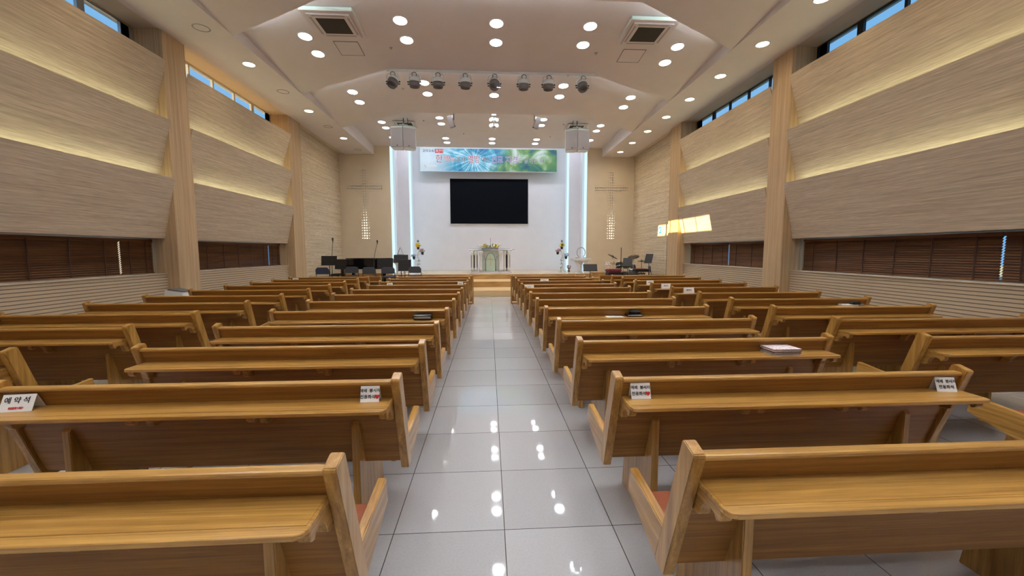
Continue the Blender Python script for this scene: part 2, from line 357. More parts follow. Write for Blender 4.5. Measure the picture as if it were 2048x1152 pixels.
# side walls
COLS = [(-1.3, -0.75), (3.42, 3.98), (8.12, 8.68), (12.83, 13.55)]
BAYS = [(-3.1, -1.3), (-0.75, 3.42), (3.98, 8.12), (8.68, 12.83)]
for s, side in ((-1, 'left'), (1, 'right')):
    for y0, y1 in COLS:
        b = NB(); xs = sorted((s * XC, s * 6.58)); box(b, xs[0], xs[1], y0, y1, 0, ZS + .06); bev(b, .006, 1); struct('wall_' + side + '_column', b, column_m)
    for y0, y1 in BAYS:
        # ribbed wainscot
        b = NB(); xs = sorted((s * 6.24, s * 6.55)); box(b, xs[0], xs[1], y0, y1, 0, 1.10); struct('wall_' + side + '_wainscot', b, rib_m)
        b = NB(); xs = sorted((s * 6.225, s * 6.5)); box(b, xs[0], xs[1], y0, y1, 1.10, 1.118); struct('trim_1', b, panel_m)
        # three leaning panels
        for k, (zb, zt) in enumerate(((1.78, 2.91), (2.97, 3.97), (4.09, 5.03))):
            b = NB(); prof = [(s * 6.235, zb), (s * 5.97, zt), (s * 6.0, zt + .004), (s * 6.265, zb)]
            prism(b, prof, y0 + .002, y1 - .002, 'y'); struct('wall_' + side + '_panel', b, panel_m)
            if k < 2:
                b = NB(); prism(b, [(s * 6.10, zt - .055), (s * 6.13, zt - .055), (s * 6.13, zt - .04), (s * 6.10, zt - .04)], y0 + .25, y1 - .1, 'y')
                o = obj('cove_light', b, cove_light)
                bay = {-3.1: 'behind the back seats', -0.75: 'beside the camera', 3.98: 'of the nearer bay', 8.68: 'of the farther bay'}[y0]
                tag(o, f'yellow-green light strip behind the {("lowest", "middle")[k]} leaning panel, {side} wall {bay}', 'light', 'cove light strips')
                b = NB(); xs = sorted((s * 6.06, s * 6.5)); box(b, xs[0], xs[1], y0, y1, zt - .10, zt - .08); struct('wall_' + side + '_shelf', b, reveal_m)
        # solid wall behind the panels, window openings below and above
        b = NB(); xs = sorted((s * 6.5, s * 6.58)); box(b, xs[0], xs[1], y0, y1, 1.80, 4.86); box(b, xs[0], xs[1], y0, y1, 5.58, 5.66)
        struct('wall_' + side, b, column_m)
        b = NB(); xs = sorted((s * 6.24, s * 6.5)); box(b, xs[0], xs[1], y0, y1, 1.80, 1.82); struct('wall_' + side + '_head', b, reveal_m)
        # lower window
        L = y1 - y0
        b = NB(); xs = sorted((s * 6.52, s * 6.57))
        box(b, xs[0], xs[1], y0, y1, 1.10, 1.135); box(b, xs[0], xs[1], y0, y1, 1.765, 1.80)
        nm = 4
        for i in range(nm + 1):
            yy = y0 + L * i / nm; box(b, xs[0], xs[1], max(y0, yy - .025), min(y1, yy + .025), 1.135, 1.765)
        w = struct('window_1', b, frame_al)
        b = NB(); xs = sorted((s * 6.545, s * 6.55)); box(b, xs[0], xs[1], y0, y1, 1.13, 1.77); obj('glass', b, glass_m, w)
        # clerestory window
        b = NB(); xs = sorted((s * 6.52, s * 6.57))
        box(b, xs[0], xs[1], y0, y1, 4.86, 4.90); box(b, xs[0], xs[1], y0, y1, 5.555, 5.58)
        cuts = [0.0, 0.80, 1.57, 2.37, 3.13, 3.9]
        if L > 3:
            for i, c_ in enumerate(cuts):
                wd = (.05, .04, .05, .05, .12, .16)[i]; box(b, xs[0], xs[1], y0 + c_, min(y1, y0 + c_ + wd), 4.9, 5.56)
            box(b, xs[0], xs[1], y1 - .25, y1, 4.9, 5.56)
        w = struct('window_2', b, frame_dk if s > 0 else frame_al)
        b = NB(); xs = sorted((s * 6.545, s * 6.55)); box(b, xs[0], xs[1], y0, y1, 4.88, 5.57); obj('glass', b, glass_m, w)
    # stone clad wall between second column and the stage
    b = NB(); xs = sorted((s * 6.27, s * 6.58)); box(b, xs[0], xs[1], 13.55, YT + .1, 0, ZS + .06); struct('wall_' + side, b, stone_m)
    b = NB(); xs = sorted((s * 6.55, s * 6.9)); box(b, xs[0], xs[1], YB - .1, -3.1, 0, 6.9); struct('wall_' + side, b, white_m)
    # soffit: flat band, a small step, then the reveal over the clerestory
    b = NB(); prism(b, [(s * 4.843, ZS), (s * 6.04, ZS), (s * 6.04, ZS + .05), (s * 4.843, ZS + .05)], YB, YT + .2, 'y'); struct('ceiling', b, ceil_m)
    b = NB(); prism(b, [(s * 6.0, ZS + .03), (s * 6.6, ZS + .015), (s * 6.6, ZS + .06), (s * 6.0, ZS + .08)], YB, YT + .2, 'y'); struct('ceiling', b, reveal_m)
# folded main ceiling: planes that slope down towards the stage and end in swept-back edges
KN = [-3.2, -0.24, 2.60, 5.44, 8.28, 11.12, 13.92, YT]       # corner of each fold at the soffit
XE, XK, SW = 4.84, 2.52, 1.25
def edge_y(x, k):
    if k == 0 or k == len(KN) - 1: return KN[k] + (.06 if k else 0)
    return KN[k] - SW * min(1.0, (XE - min(abs(x), XE)) / (XE - XK))
def plane_z(y, k): return 5.93 + .04 * (YT - y) if k == len(KN) - 1 else ZS + .085 * (KN[k] - y)
def ceil_z(x, y):
    for k in range(1, len(KN)):
        if y <= edge_y(x, k): return plane_z(y, k)
    return plane_z(y, len(KN) - 1)
for k in range(1, len(KN)):
    b = NB(); xs = (-XE, -XK, XK, XE)
    va = [b.verts.new((x, edge_y(x, k - 1), plane_z(edge_y(x, k - 1), k))) for x in xs]
    vb = [b.verts.new((x, edge_y(x, k), plane_z(edge_y(x, k), k))) for x in xs]
    for i in range(3): b.faces.new((va[i], va[i + 1], vb[i + 1], vb[i]))
    for i, sx in ((0, -1), (3, 1)):      # upright side face down to the soffit
        la = b.verts.new((sx * XE, va[i].co.y, ZS)); lb = b.verts.new((sx * XE, vb[i].co.y, ZS))
        if vb[i].co.z - ZS > .01: b.faces.new((va[i], vb[i], lb, la))
        else: b.faces.new((va[i], vb[i], la)); b.verts.remove(lb)
    tp = [b.verts.new((v.co.x, v.co.y, 6.75)) for v in vb]
    for i in range(3): b.faces.new((vb[i], vb[i + 1], tp[i + 1], tp[i]))
    struct('ceiling', b, ceil_m)
    if 1 < k < len(KN) - 1:
        b = NB()
        for xa, xb in ((-4.5, -XK), (-XK, XK), (XK, 4.5)):
            pa, pb = [Vector((x, edge_y(x, k) + .06, plane_z(edge_y(x, k), k) + .12)) for x in (xa, xb)]
            tube(b, [pa, pb], .008, 4)
        o = obj('fold_light', b, fold_light)
        tag(o, f'hidden cool light strip along the {["", "", "rear", "overhead", "first visible", "second visible", "third visible"][k]} swept ceiling fold', 'light', 'fold light strips')
b = NB(); box(b, -6.7, 6.7, YB, YW + .2, 6.9, 7.0); box(b, -6.7, -4.86, YB, YW + .2, 5.7, 5.72); box(b, 4.86, 6.7, YB, YW + .2, 5.7, 5.72); struct('ceiling', b, ceil_m)
b = NB(); box(b, -6.7, -6.55, YB, YW, 5.6, 7.0); box(b, 6.55, 6.7, YB, YW, 5.6, 7.0); box(b, -6.6, 6.6, YB - .1, YB, 0, 7.0); struct('wall_back', b, white_m)

# stage front: tan walls with a pierced cross, stepped white alcove
def pierced_wall(s):
    xa, xb = 4.2, 6.30; cx = 5.27; zb, zt = 0.0, 6.1
    dx, dz = 0.0945, 0.1085
    zc = 4.215                                    # centre of the cross arm
    cells = {}
    rowsz = [zc + dz * (k - 0.5) for k in range(-19, 8)]
    for r, z in enumerate(rowsz):
        arm = abs(z - zc) < dz * 1.01
        for c_ in (-1.5, -0.5, 0.5, 1.5):
            if arm: continue
            cells[(round(c_, 1), r)] = 0.030 if abs(c_) < 1 else 0.014
    rz = {round((z - zc) / dz, 1): r for r, z in enumerate(rowsz)}
    for c_ in [x + .5 for x in range(-8, 8)]:
        for k in (-0.5, 0.5): cells[(c_, rz[k])] = 0.030
        for k in (-1.5, 1.5):
            if (c_, rz[k]) not in cells: cells[(c_, rz[k])] = 0.013
    b = NB(); x0 = cx - 8 * dx; x1 = cx + 8 * dx; z0 = rowsz[0] - dz / 2; z1 = rowsz[-1] + dz / 2
    y = YT
    def quad(a, c, e, f): b.faces.new([b.verts.new(p) for p in ((a, y, e), (c, y, e), (c, y, f), (a, y, f))])
    quad(xa, xb, zb, z0); quad(xa, xb, z1, zt); quad(xa, x0, z0, z1); quad(x1, xb, z0, z1)
    for r, z in enumerate(rowsz):
        for c_ in [v + .5 for v in range(-8, 8)]:
            X = cx + c_ * dx; rad = cells.get((c_, r))
            if not rad: quad(X - dx / 2, X + dx / 2, z - dz / 2, z + dz / 2); continue
            n = 8; per = []
            for k in range(n):
                t = 2 * PI * k / n + PI / 8; ct, st = math.cos(t), math.sin(t); q = max(abs(ct), abs(st))
                per.append((X + ct / q * dx / 2, z + st / q * dz / 2))
            # square rim with corners
            inn = [b.verts.new((X + rad * math.cos(2 * PI * k / n + PI / 8), y, z + rad * math.sin(2 * PI * k / n + PI / 8))) for k in range(n)]
            inb = [b.verts.new((v.co.x, y + .012, v.co.z)) for v in inn]
            out = [b.verts.new((p[0], y, p[1])) for p in per]
            for k in range(n):
                k2 = (k + 1) % n
                fc = [out[k], out[k2], inn[k2], inn[k]]
                tm = 2 * PI * (k + .5) / n + PI / 8
                if abs(abs(math.sin(2 * tm)) - 1) < .01:
                    cv = b.verts.new((X + math.copysign(dx / 2, math.cos(tm)), y, z + math.copysign(dz / 2, math.sin(tm)))); fc = [out[k], cv, out[k2], inn[k2], inn[k]]
                b.faces.new(fc); b.faces.new((inn[k], inn[k2], inb[k2], inb[k]))
    # body behind, open box used as the light cavity
    if s < 0:
        for v in b.verts: v.co.x = -v.co.x
    bmesh.ops.remove_doubles(b, verts=b.verts, dist=1e-5); bmesh.ops.recalc_face_normals(b, faces=b.faces)
    o = struct('wall_front', b, tan_m)
    cav = NB(); X0, X1 = sorted((s * 4.35, s * 6.25))
    box(cav, X0, X1, YT + .16, YT + .19, 1.7, 5.3); box(cav, X0, X1, YT + .014, YT + .16, 1.7, 1.72); box(cav, X0, X1, YT + .014, YT + .16, 5.28, 5.3)
    struct('wall_front', cav, flat('cavity_lining', (0.62, 0.60, 0.57), 0.8))
    lb = NB()
    for sgn in (-1, 1):
        xl = sorted((s * (cx + sgn * .42), s * (cx + sgn * .40))); box(lb, xl[0], xl[1], YT + .06, YT + .12, 1.80, 2.95)
    t = obj('cross_backlight', lb, back_light); side = 'left' if s < 0 else 'right'
    tag(t, f'white lamp behind the foot of the pierced cross in the {side} tan wall', 'light')
    return o
pierced_wall(-1); pierced_wall(1)
for s in (-1, 1):
    b = NB(); xs = sorted((s * 4.2, s * 4.32)); box(b, xs[0], xs[1], YT + .012, 19.0, 0, 6.8); struct('wall_front', b, white_m)   # return of tan wall
    b = NB(); xs = sorted((s * 3.70, s * 4.32)); box(b, xs[0], xs[1], 19.0, 19.06, 0, 6.8); struct('wall_front', b, white_m)
    b = NB(); xs = sorted((s * 3.70, s * 3.80)); box(b, xs[0], xs[1], 19.06, YW, 0, 6.8); struct('wall_front', b, white_m)
    for xx, yy, wh in ((4.19, YT + .04, 'outer'), (3.69, 19.10, 'inner')):
        b = NB(); xs = sorted((s * (xx - .006), s * xx)); box(b, xs[0], xs[1], yy, yy + .42, 0.62, 6.7); box(b, xs[0], xs[1], yy + .42, yy + .86, 0.62, 6.7, 1)  # rear part is the strip's fading glow, put on as dim emission
        tag(obj('alcove_light_strip', b, [alc_light, alc_dim]), f'{wh} of the two upright pale blue light strips {"left" if s < 0 else "right"} of the big screen', 'light', 'alcove light strips')
b = NB(); box(b, -3.8, 3.8, YW, YW + .06, 0, 6.8); struct('wall_front', b, white_m)
b = NB(); box(b, -3.5, 3.5, 18.2, 18.35, 6.60, 6.62); tag(obj('alcove_light_strip', b, emit('alcove_added_fill', (0.84, 0.89, 1.0), 21.0)), 'added unseen light strip at the alcove top to brighten the white wall', 'light', 'alcove light strips')  # fill light added out of sight to brighten the white wall
b = NB(); box(b, -6.7, 6.7, YT + .1, YW + .3, 6.75, 6.8); struct('ceiling', b, ceil_m)

# concealed door at the right, with a knob, exit sign over it
b = NB(); box(b, 6.255, 6.268, 14.14, 15.13, 0.2, 2.13); d = struct('door_1', b, stone_m)
b = NB()
for a in ((14.13, 14.14, .2, 2.14), (15.13, 15.14, .2, 2.14), (14.13, 15.14, 2.13, 2.14)): box(b, 6.262, 6.269, *a)
obj('gap', b, slot_m, d)
b = NB(); lathe(b, [(0.0, 0), (.018, 0), (.018, .02), (.03, .03), (.03, .055), (.012, .065)], 16, mat=Matrix.Rotation(-PI / 2, 4, 'Y')); obj('handle', b, chrome, d, loc=(6.255, 14.32, 1.22))
ex = thing('exit_sign', 'small lit exit sign over the door in the right wall, in the sun patch', 'exit sign', (6.268, 14.65, 2.30))
b = NB(); box(b, -.045, 0, -.17, .17, -.16, .16); bev(b, .006); obj('casing', b, white_pl, ex)
b = NB(); box(b, -.050, -.0455, -.12, .12, -.13, .13); obj('lit_panel', b, exit_light, ex)
b = NB(); M = Matrix.Translation((-.0505, 0, 0)) @ Matrix.Rotation(-PI / 2, 4, 'Z')
ball(b, (-.052, -.02, .07), .018, 8, (.15, 1, 1)); tube(b, [(-.052, -.01, .05), (-.052, .02, -.01)], .014, 6); tube(b, [(-.052, .02, -.01), (-.052, -.04, -.06)], .009, 6); tube(b, [(-.052, .02, -.01), (-.052, .06, -.07)], .009, 6); tube(b, [(-.052, -.01, .045), (-.052, -.06, .01)], .008, 6); tube(b, [(-.052, -.01, .045), (-.052, .05, .02)], .008, 6)
obj('running_figure', b, white_pl, ex)

# outside: paving and the neighbouring building that shades the nearer windows
b = NB(); box(b, -60, 60, -40, 60, -.4, -.25); struct('ground', b, ground_m)
nb = thing('neighbouring_building', 'pale building outside the left windows', 'building', (-14, 0, -.25))
b = NB(); box(b, -6, 0, -14, 6.05, 0, 10.0); obj('wall', b, ext_m, nb)
b = NB(); box(b, -6, 0, 6.1, 22, 0, 4.2); obj('added_sun_blocker', b, ext_m, nb)  # unseen block added to keep the sun off the low left windows
b = NB()
for i in range(5):
    for j in range(3): box(b, 0, .03, -12 + i * 3.2, -10.4 + i * 3.2, 1.2 + j * 3, 2.8 + j * 3)
obj('windows', b, greydk, nb)

# ================================================================ BLINDS
tape_m = flat('tape_brown', (0.05, 0.018, 0.009), 0.8)
def blind(s, y0, y1, label):
    x = s * 6.46; t = thing('venetian_blind', label, 'window blind', (x, y0, 1.12), 0, 'wooden blinds in the low windows'); L = y1 - y0
    b = NB(); box(b, -.018, .018, 0, L, .585, .640); obj('head_rail', b, blind_m, t)
    b = NB()
    for k in range(16):
        z = .035 + k * .0355; a = .5 * s
        prism(b, [(-.014 * 1.0, z - .017), (.002 * 1.0 - .012, z - .018), (.014, z + .017), (.012, z + .018)], .005, L - .005, 'y')
    obj('slats', b, blind_m, t)
    b = NB(); box(b, -.016, .016, 0, L, .006, .024); obj('bottom_rail', b, blind_m, t)
    n = max(2, round(L / .55))
    for k in range(n):
        b = NB(); yy = L * (k + .5) / n; box(b, -s * .019 - .002, -s * .019 + .002, yy - .009, yy + .009, .01, .6)
        obj('ladder_tape', b, tape_m, t)
    return t
blind(-1, 4.0, 7.38, 'long brown wooden blind in the nearer low window, left wall')
blind(-1, 7.40, 8.08, 'short brown wooden blind in the nearer low window beside the left column')
blind(-1, 8.70, 12.145, 'long brown wooden blind in the farther low window, left wall')
blind(-1, 12.16, 12.78, 'short brown wooden blind in the farther low window, left wall near the stage')
blind(1, 4.80, 8.06, 'long brown wooden blind in the nearer low window, right wall')
blind(1, 4.0, 4.785, 'brown wooden blind nearest the camera, right wall, past the bright gap')
blind(1, 8.75, 10.66, 'brown wooden blind in the farther low window beside the nearer right column')
blind(1, 10.70, 12.78, 'brown wooden blind in the farther low window, right wall near the stage')

# ================================================================ PEWS
def side_prof(post=True):
    k = .33
    return [(0.0, .878), (.004, .887), (.066, .905), (.078, .899), (.262, .335), (.182, .330)]
def make_pew(wd, label, cat='pew'):
    t = thing('pew', label, cat)
    for x0 in (0.0, wd - .042):
        b = NB(); prism(b, side_prof(), x0, x0 + .042); bev(b, .003, 2); p = obj('end_post', b, oak_z, t)
        b = NB(); prism(b, [(.205, .505), (.555, .540), (.572, .425), (.262, .337)], x0 + .003, x0 + .039); bev(b, .004, 2); obj('armrest', b, oak_y, t)
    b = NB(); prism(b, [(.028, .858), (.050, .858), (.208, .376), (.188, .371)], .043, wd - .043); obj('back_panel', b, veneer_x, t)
    b = NB(); prism(b, [(.018, .856), (.018, .869), (.023, .874), (.060, .874), (.064, .868), (.064, .846), (.034, .850)], .043, wd - .043); bev(b, .003, 1); obj('top_rail', b, oak_x, t)
    # book shelf with clipped corners and a groove
    b = NB(); y0, y1 = -.125, .060; xa, xb = .0425, wd - .0425; c = .03
    prism(b, [(xa, y1), (xa, y0 + c), (xa + c * .3, y0 + c * .3), (xa + c, y0), (xb - c, y0), (xb - c * .3, y0 + c * .3), (xb, y0 + c), (xb, y1)], .757, .775, 'z'); bev(b, .002, 1)
    box(b, xa + .05, xb - .05, y0 + .030, y0 + .036, .7745, .7755)
    box(b, xa + .01, xb - .01, y0 + .040, .062, .7748, .7765)
    obj('book_shelf', b, oak_x, t)
    # corbels under the shelf
    for xc in (.044, wd * .36, wd * .64, wd - .080):
        b = NB(); arc = [(.064 - .16 + .005, .735)]
        pr = [(.055, .757), (-.085, .757), (-.085, .728), (-.070, .716), (-.058, .712), (-.050, .726), (-.025, .732), (.005, .722), (.022, .700), (.030, .672), (.050, .660), (.088, .660)]
        prism(b, pr, xc, xc + .036); bev(b, .003, 1); obj('shelf_bracket', b, oak_y, t)
    b = NB(); x = .09
    while x < wd - .1:
        box(b, x, x + .035, -.005, .03, .741, .757); x += wd / 6.3
    obj('shelf_cleats', b, oak_y, t)
    # seat
    b = NB(); box(b, .045, wd - .045, .19, .535, .375, .40); bev(b, .003, 1); obj('seat_board', b, oak_x, t)
    b = NB(); box(b, .05, wd - .05, .20, .53, .40, .445); bev(b, .014, 3); obj('cushion', b, cushion_m, t)
    for xc in (.235, wd - .273):
        b = NB(); prism(b, [(.088, .62), (.108, .645), (.130, .63), (.24, .375), (.50, .375), (.555, .0), (.088, .0)], xc, xc + .038); bev(b, .004, 2); obj('leg', b, oak_z, t)
    return t
ORD = ['nearest', 'second', 'third', 'fourth', 'fifth', 'sixth', 'seventh', 'eighth', 'ninth', 'tenth', 'eleventh', 'twelfth']
ROWS = {'ri': [1.17, 1.945, 2.81, 3.68, 4.52, 5.36, 6.22, 7.12, 7.94, 8.82, 9.70, 10.55], 'li': [1.155, 1.985, 2.77, 3.56, 4.46, 5.34, 6.20, 7.02, 7.95, 8.84, 9.70, 10.52],
        'ro': [0, 1.93, 2.78, 3.56, 4.41, 5.22, 6.05, 7.0, 7.9, 8.8, 9.7, 10.52], 'lo': [0, 1.90, 2.71, 3.58, 4.38, 5.30, 6.17, 7.08, 8.0, 8.85, 9.7, 10.52]}
WI, WO = 1.93, 1.99
BL = {'li': (-2.455, WI, 'left of the centre aisle'), 'ri': (.556, WI, 'right of the centre aisle'), 'lo': (-5.155, WO, 'in the outer block by the left wall'), 'ro': (3.185, WO, 'in the outer block by the right wall')}
def pew_label(k, blk):
    extra = {('li', 1): 'oak pew with two white signs on its shelf', ('ri', 1): 'oak pew with two white signs on its shelf', ('ri', 2): 'oak pew with flowered books on its shelf',
             ('li', 4): 'oak pew with one black book on its shelf', ('ri', 4): 'oak pew holding black books and a paper', ('ro', 5): 'oak pew holding a black pouch'}.get((blk, k), 'honey oak pew')
    return f'{extra}, {BL[blk][2]}, {ORD[k]} row'
protos = {}
for blk in ('li', 'ri', 'lo', 'ro'):
    x0, wd, _ = BL[blk]
    for k in range(12):
        if blk in ('lo', 'ro') and k == 0: continue
        if wd not in protos:
            p = make_pew(wd, pew_label(k, blk)); protos[wd] = p; p.location = (x0, ROWS[blk][k], 0); p['group'] = 'pews'
        else: dup(protos[wd], (x0, ROWS[blk][k], 0), 0, pew_label(k, blk), 'pews')
def make_screen(wd):
    t = thing('front_desk', 'x', 'front desk')
    for x0 in (0, wd - .042):
        b = NB(); prism(b, [(0, .815), (.012, .832), (.075, .835), (.085, .815), (.10, 0), (.02, 0)], x0, x0 + .042); bev(b, .005, 2); obj('end_post', b, oak_z, t)
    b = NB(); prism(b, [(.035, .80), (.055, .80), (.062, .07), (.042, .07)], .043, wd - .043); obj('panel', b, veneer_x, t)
    b = NB(); box(b, .043, wd - .043, .015, .075, .798, .822); bev(b, .005, 2); obj('top_rail', b, oak_x, t)
    b = NB(); box(b, .06, wd - .06, -.16, .05, .66, .678); bev(b, .004, 1); obj('book_shelf', b, oak_x, t)
    b = NB(); box(b, .045, wd - .045, -.10, .14, 0.0, .05); bev(b, .004, 1); obj('foot_rail', b, oak_y, t)
    return t
scr = {}
for blk in ('li', 'ri', 'lo', 'ro'):
    x0, wd, wh = BL[blk]; lab = f'low oak desk nearest the stage, {wh}'
    if wd not in scr: scr[wd] = make_screen(wd); scr[wd].location = (x0, 11.72, 0); scr[wd]['label'] = lab; scr[wd]['group'] = 'front desks'
    else: dup(scr[wd], (x0, 11.72, 0), 0, lab, 'front desks')

# ---- things lying on the shelves
SH = .7766
def tent(x, y, w, h, dp, label, lines, rz=0, red_bar=False):
    t = thing('tent_card', label, 'sign', (x, y, SH), rz, 'white signs on the pew shelves')
    b = NB(); th = .0025
    for s_ in (-1, 1):
        prism(b, [(s_ * dp / 2, 0), (s_ * (dp / 2 - th), 0), (0, h - th), (0, h)], -w / 2, w / 2)
    obj('card', b, card_m, t)
    b = NB(); ang = math.atan2(dp / 2, h); mats = [ink_m, red_ink]; L = math.hypot(dp / 2, h)
    for body, sz, u, v, mi in lines: text_bm(b, body, sz, u, v * L, mi=mi, bold=sz * .02, depth=.0004)
    if red_bar: text_bm(b, 'RESERVED', .0135, 0, .20 * L, mi=1, bold=.0006, depth=.0004)
    for vv in b.verts:
        z = vv.co.z; yy = vv.co.y; vv.co.y = -dp / 2 + z * math.sin(ang) - .0008 + yy; vv.co.z = z * math.cos(ang)
    obj('lettering', b, mats, t); return t
def heart(): return '\u2665'
serve = [('예배  봉사자', .0195, 0, .70, 0), ('전용좌석', .0205, -.010, .32, 0), ('\u2665', .020, .036, .31, 1)]
tent(-.672, 2.006, .092, .075, .05, 'white folded sign with red heart at the aisle end, left block', serve, .03)
tent(.690, 1.968, .100, .075, .05, 'white folded sign with red heart at the aisle end, right block', serve, -.02)
tent(2.345, 1.968, .098, .072, .05, 'white folded sign with two lines at the outer end of the right block pew', [('예배  봉사자', .0195, .004, .70, 0), ('전용좌석', .0205, 0, .32, 0)], -.14)
tent(-2.300, 1.995, .135, .072, .07, 'white folded reserved sign with a red bar, at the photo edge on the left', [('예 약 석', .032, -.004, .64, 0)], .10, True)
def far_card(x, k, w, h, label):
    blk = ('lo' if x < -3 else 'li') if x < 0 else ('ro' if x > 3 else 'ri')
    t = tent(x, ROWS[blk][k] + .017, w, h, .05, label, [('예약석', h * .34, 0, .5, 0)]); return t
far_card(-2.22, 9, .12, .075, 'small white folded sign at the wall end of a far pew, left of the aisle')
far_card(-.70, 9, .12, .085, 'small white folded sign at the aisle end of a far pew, left of the aisle')
far_card(.72, 8, .19, .085, 'wide white folded sign at the aisle end of a far pew, right of the aisle')
far_card(1.27, 10, .20, .080, 'wide white folded sign midway along a far pew, right of the aisle')
far_card(3.50, 7, .19, .100, 'white sign in the outer right block, nearest of its four signs')
far_card(3.48, 8, .19, .100, 'white sign in the outer right block, second of its four signs')
far_card(3.52, 9, .16, .100, 'white sign in the outer right block, third of its four signs')
far_card(3.55, 10, .16, .040, 'low white sign in the outer right block, farthest of its four signs')
far_card(-4.98, 11, .14, .085, 'small white folded sign on the farthest pew of the outer left block')

def book(x, y, z, w, d, h, cover, label, rz=0, edge=pages_m, group=None):
    t = thing('book', label, 'book', (x, y, z), rz, group)
    b = NB(); box(b, -w / 2 + .006, w / 2 - .006, -d / 2 + .005, d / 2 - .006, .003, h - .003); obj('pages', b, edge, t)
    b = NB(); box(b, -w / 2, w / 2, -d / 2, d / 2, 0, .003); box(b, -w / 2, w / 2, -d / 2, d / 2, h - .003, h); box(b, -w / 2, w / 2, d / 2 - .004, d / 2, .003, h - .003); bev(b, .001, 1); obj('cover', b, cover, t)
    return t
def case_book(x, y, z, w, d, h, label, rz=0):
    t = thing('book', label, 'book', (x, y, z), rz)
    b = NB(); prism(b, [(-d / 2, .004), (-d / 2 + .02, 0), (d / 2, 0), (d / 2, h), (-d / 2 + .02, h), (-d / 2, h * .95)], -w / 2, w / 2); bev(b, .008, 3); obj('leather_case', b, black_lacquer, t)
    b = NB(); box(b, -w / 2 + .008, w / 2 - .012, -d / 2 - .002, -d / 2 + .01, h * .28, h * .62); bev(b, .003, 1); obj('pages', b, mirror_m, t)
    return t
case_book(-.80, 4.445, SH, .20, .13, .066, 'thick black zipped book case, left of the aisle')
case_book(1.585, 4.515, SH, .185, .11, .034, 'black book under the black pouch, right of the aisle')
b = NB(); box(b, -.06, .06, -.04, .045, 0, .034); bev(b, .012, 3); tag(obj('pouch', b, black_m, loc=(1.60, 4.52, SH + .0345), rot=(0, 0, .2)), 'black pouch on top of the black book, right of the aisle', 'pouch')
b = NB(); box(b, -.095, .095, -.055, .055, 0, .0012); tag(obj('paper_sheet', b, card_m, loc=(1.355, 4.505, SH), rot=(0, 0, .05)), 'white paper sheet beside the black book and pouch', 'paper')
book(2.045, 2.775, SH, .205, .145, .017, floral_m, 'flowered book, lowest of the stack of three', .02, pages_m, 'flowered books')
book(2.046, 2.775, SH + .0172, .205, .145, .014, flat('brown_cover', (0.10, 0.05, 0.045), .5), 'dark book, middle of the stack of flowered books', .0, pages_m, 'flowered books')
book(2.042, 2.775, SH + .0314, .208, .147, .017, floral_m, 'pale flowered book, topmost of the stack of three', -.01, pages_m, 'flowered books')
book(4.82, 5.195, SH, .20, .12, .02, card_m, 'white book under a black pouch, outer right block', -.2, card_m)
book(4.97, 5.20, SH, .09, .10, .026, flat('grey_cover', (.25, .22, .22), .6), 'small grey book beside the black pouch, outer right block', .3)
b = NB(); box(b, -.065, .065, -.045, .03, 0, .04); bev(b, .012, 3); tag(obj('pouch', b, black_m, loc=(4.885, 5.18, SH + .0205), rot=(0, 0, .1)), 'black pouch lying on the white book, outer right block', 'pouch')
book(1.14, 8.80, SH, .22, .12, .02, flat('lilac_cover', (.5, .48, .68), .5), 'pale lilac book on a far pew, right of the aisle', 0)
book(1.05, 9.68, SH, .20, .11, .02, black_m, 'flat black book on a far pew, right of the aisle', 0)
# white carton standing between the outer pews and the left wall
t = thing('storage_carton', 'white open carton with grey lid flap between pews and left wall', 'box', (-5.50, 7.35, 0))
b = NB(); prism(b, [(-.24, 0), (.20, 0), (.17, .83), (-.13, .87)], -.14, .14, 'y'); bev(b, .01, 2); obj('body', b, card_m, t)
b = NB(); prism(b, [(-.10, .872), (.17, .834), (.175, .845), (-.06, .888)], -.13, .12, 'y'); obj('lid_flap', b, greydk, t)

# ================================================================ CEILING FITTINGS
def downlight(mat_l, label, x, y, z, group, r=.125, tilt=(0, 0)):
    t = thing('downlight', label, 'ceiling light', (x, y, z), 0, group)
    t.rotation_euler = (tilt[1], tilt[0], 0)
    b = NB(); lathe(b, [(r + .012, .01), (r + .018, 0), (r + .012, -.008), (r - .002, -.004), (r - .002, .01)], 28); obj('trim_ring', b, white_pl, t)
    b = NB(); lathe(b, [(r - .004, .004), (r - .004, -.003)], 28); obj('lamp_glass', b, mat_l, t)
    return t
XS = [-3.68, -1.70, .10, 1.90, 3.89]
pos_n = ['far left', 'left', 'middle', 'right', 'far right']
first_c = None
names = {(5, 0): 'nearest visible row', (5, 1): 'second visible row', (6, 0): 'third visible row', (6, 1): 'fourth visible row', (7, 0): 'fifth visible row', (7, 1): 'sixth visible row', (8, 0): 'seventh visible row', (8, 1): 'row nearest the banner'}
for k in range(1, 9):
    for r_ in (0, 1):
        for j, xx in enumerate(XS):
            out = j in (0, 4)
            if k <= 6: X = xx; y2 = KN[k] - 3.05 + .60 * r_ + (.57 if out else 0)
            elif k == 7: X = [-3.78, -1.72, .10, 1.84, 3.98][j]; y2 = 14.31 + .57 * r_ + (.50 if out else 0)
            else:
                X = [-3.8, -1.74, .09, 1.86, 4.02][j]; y2 = 16.48 + .54 * r_
                if out and r_: continue
            if y2 < -3.0: continue
            z = ceil_z(X, y2); gy = (ceil_z(X, y2 + .03) - ceil_z(X, y2 - .03)) / .06
            lab = f'white ceiling downlight, {pos_n[j]} column, {names[(k, r_)]}' if (k, r_) in names else f'white ceiling downlight overhead, {pos_n[j]} column, out of the picture, line {2 * k + r_}'
            loc = (X, y2, z - .006)
            if first_c is None: first_c = downlight(cool_light, lab, *loc, 'white ceiling downlights'); o = first_c
            else: o = dup(first_c, loc, 0, lab, 'white ceiling downlights')
            o.rotation_euler = (math.atan(gy), 0, 0)
first_w = None
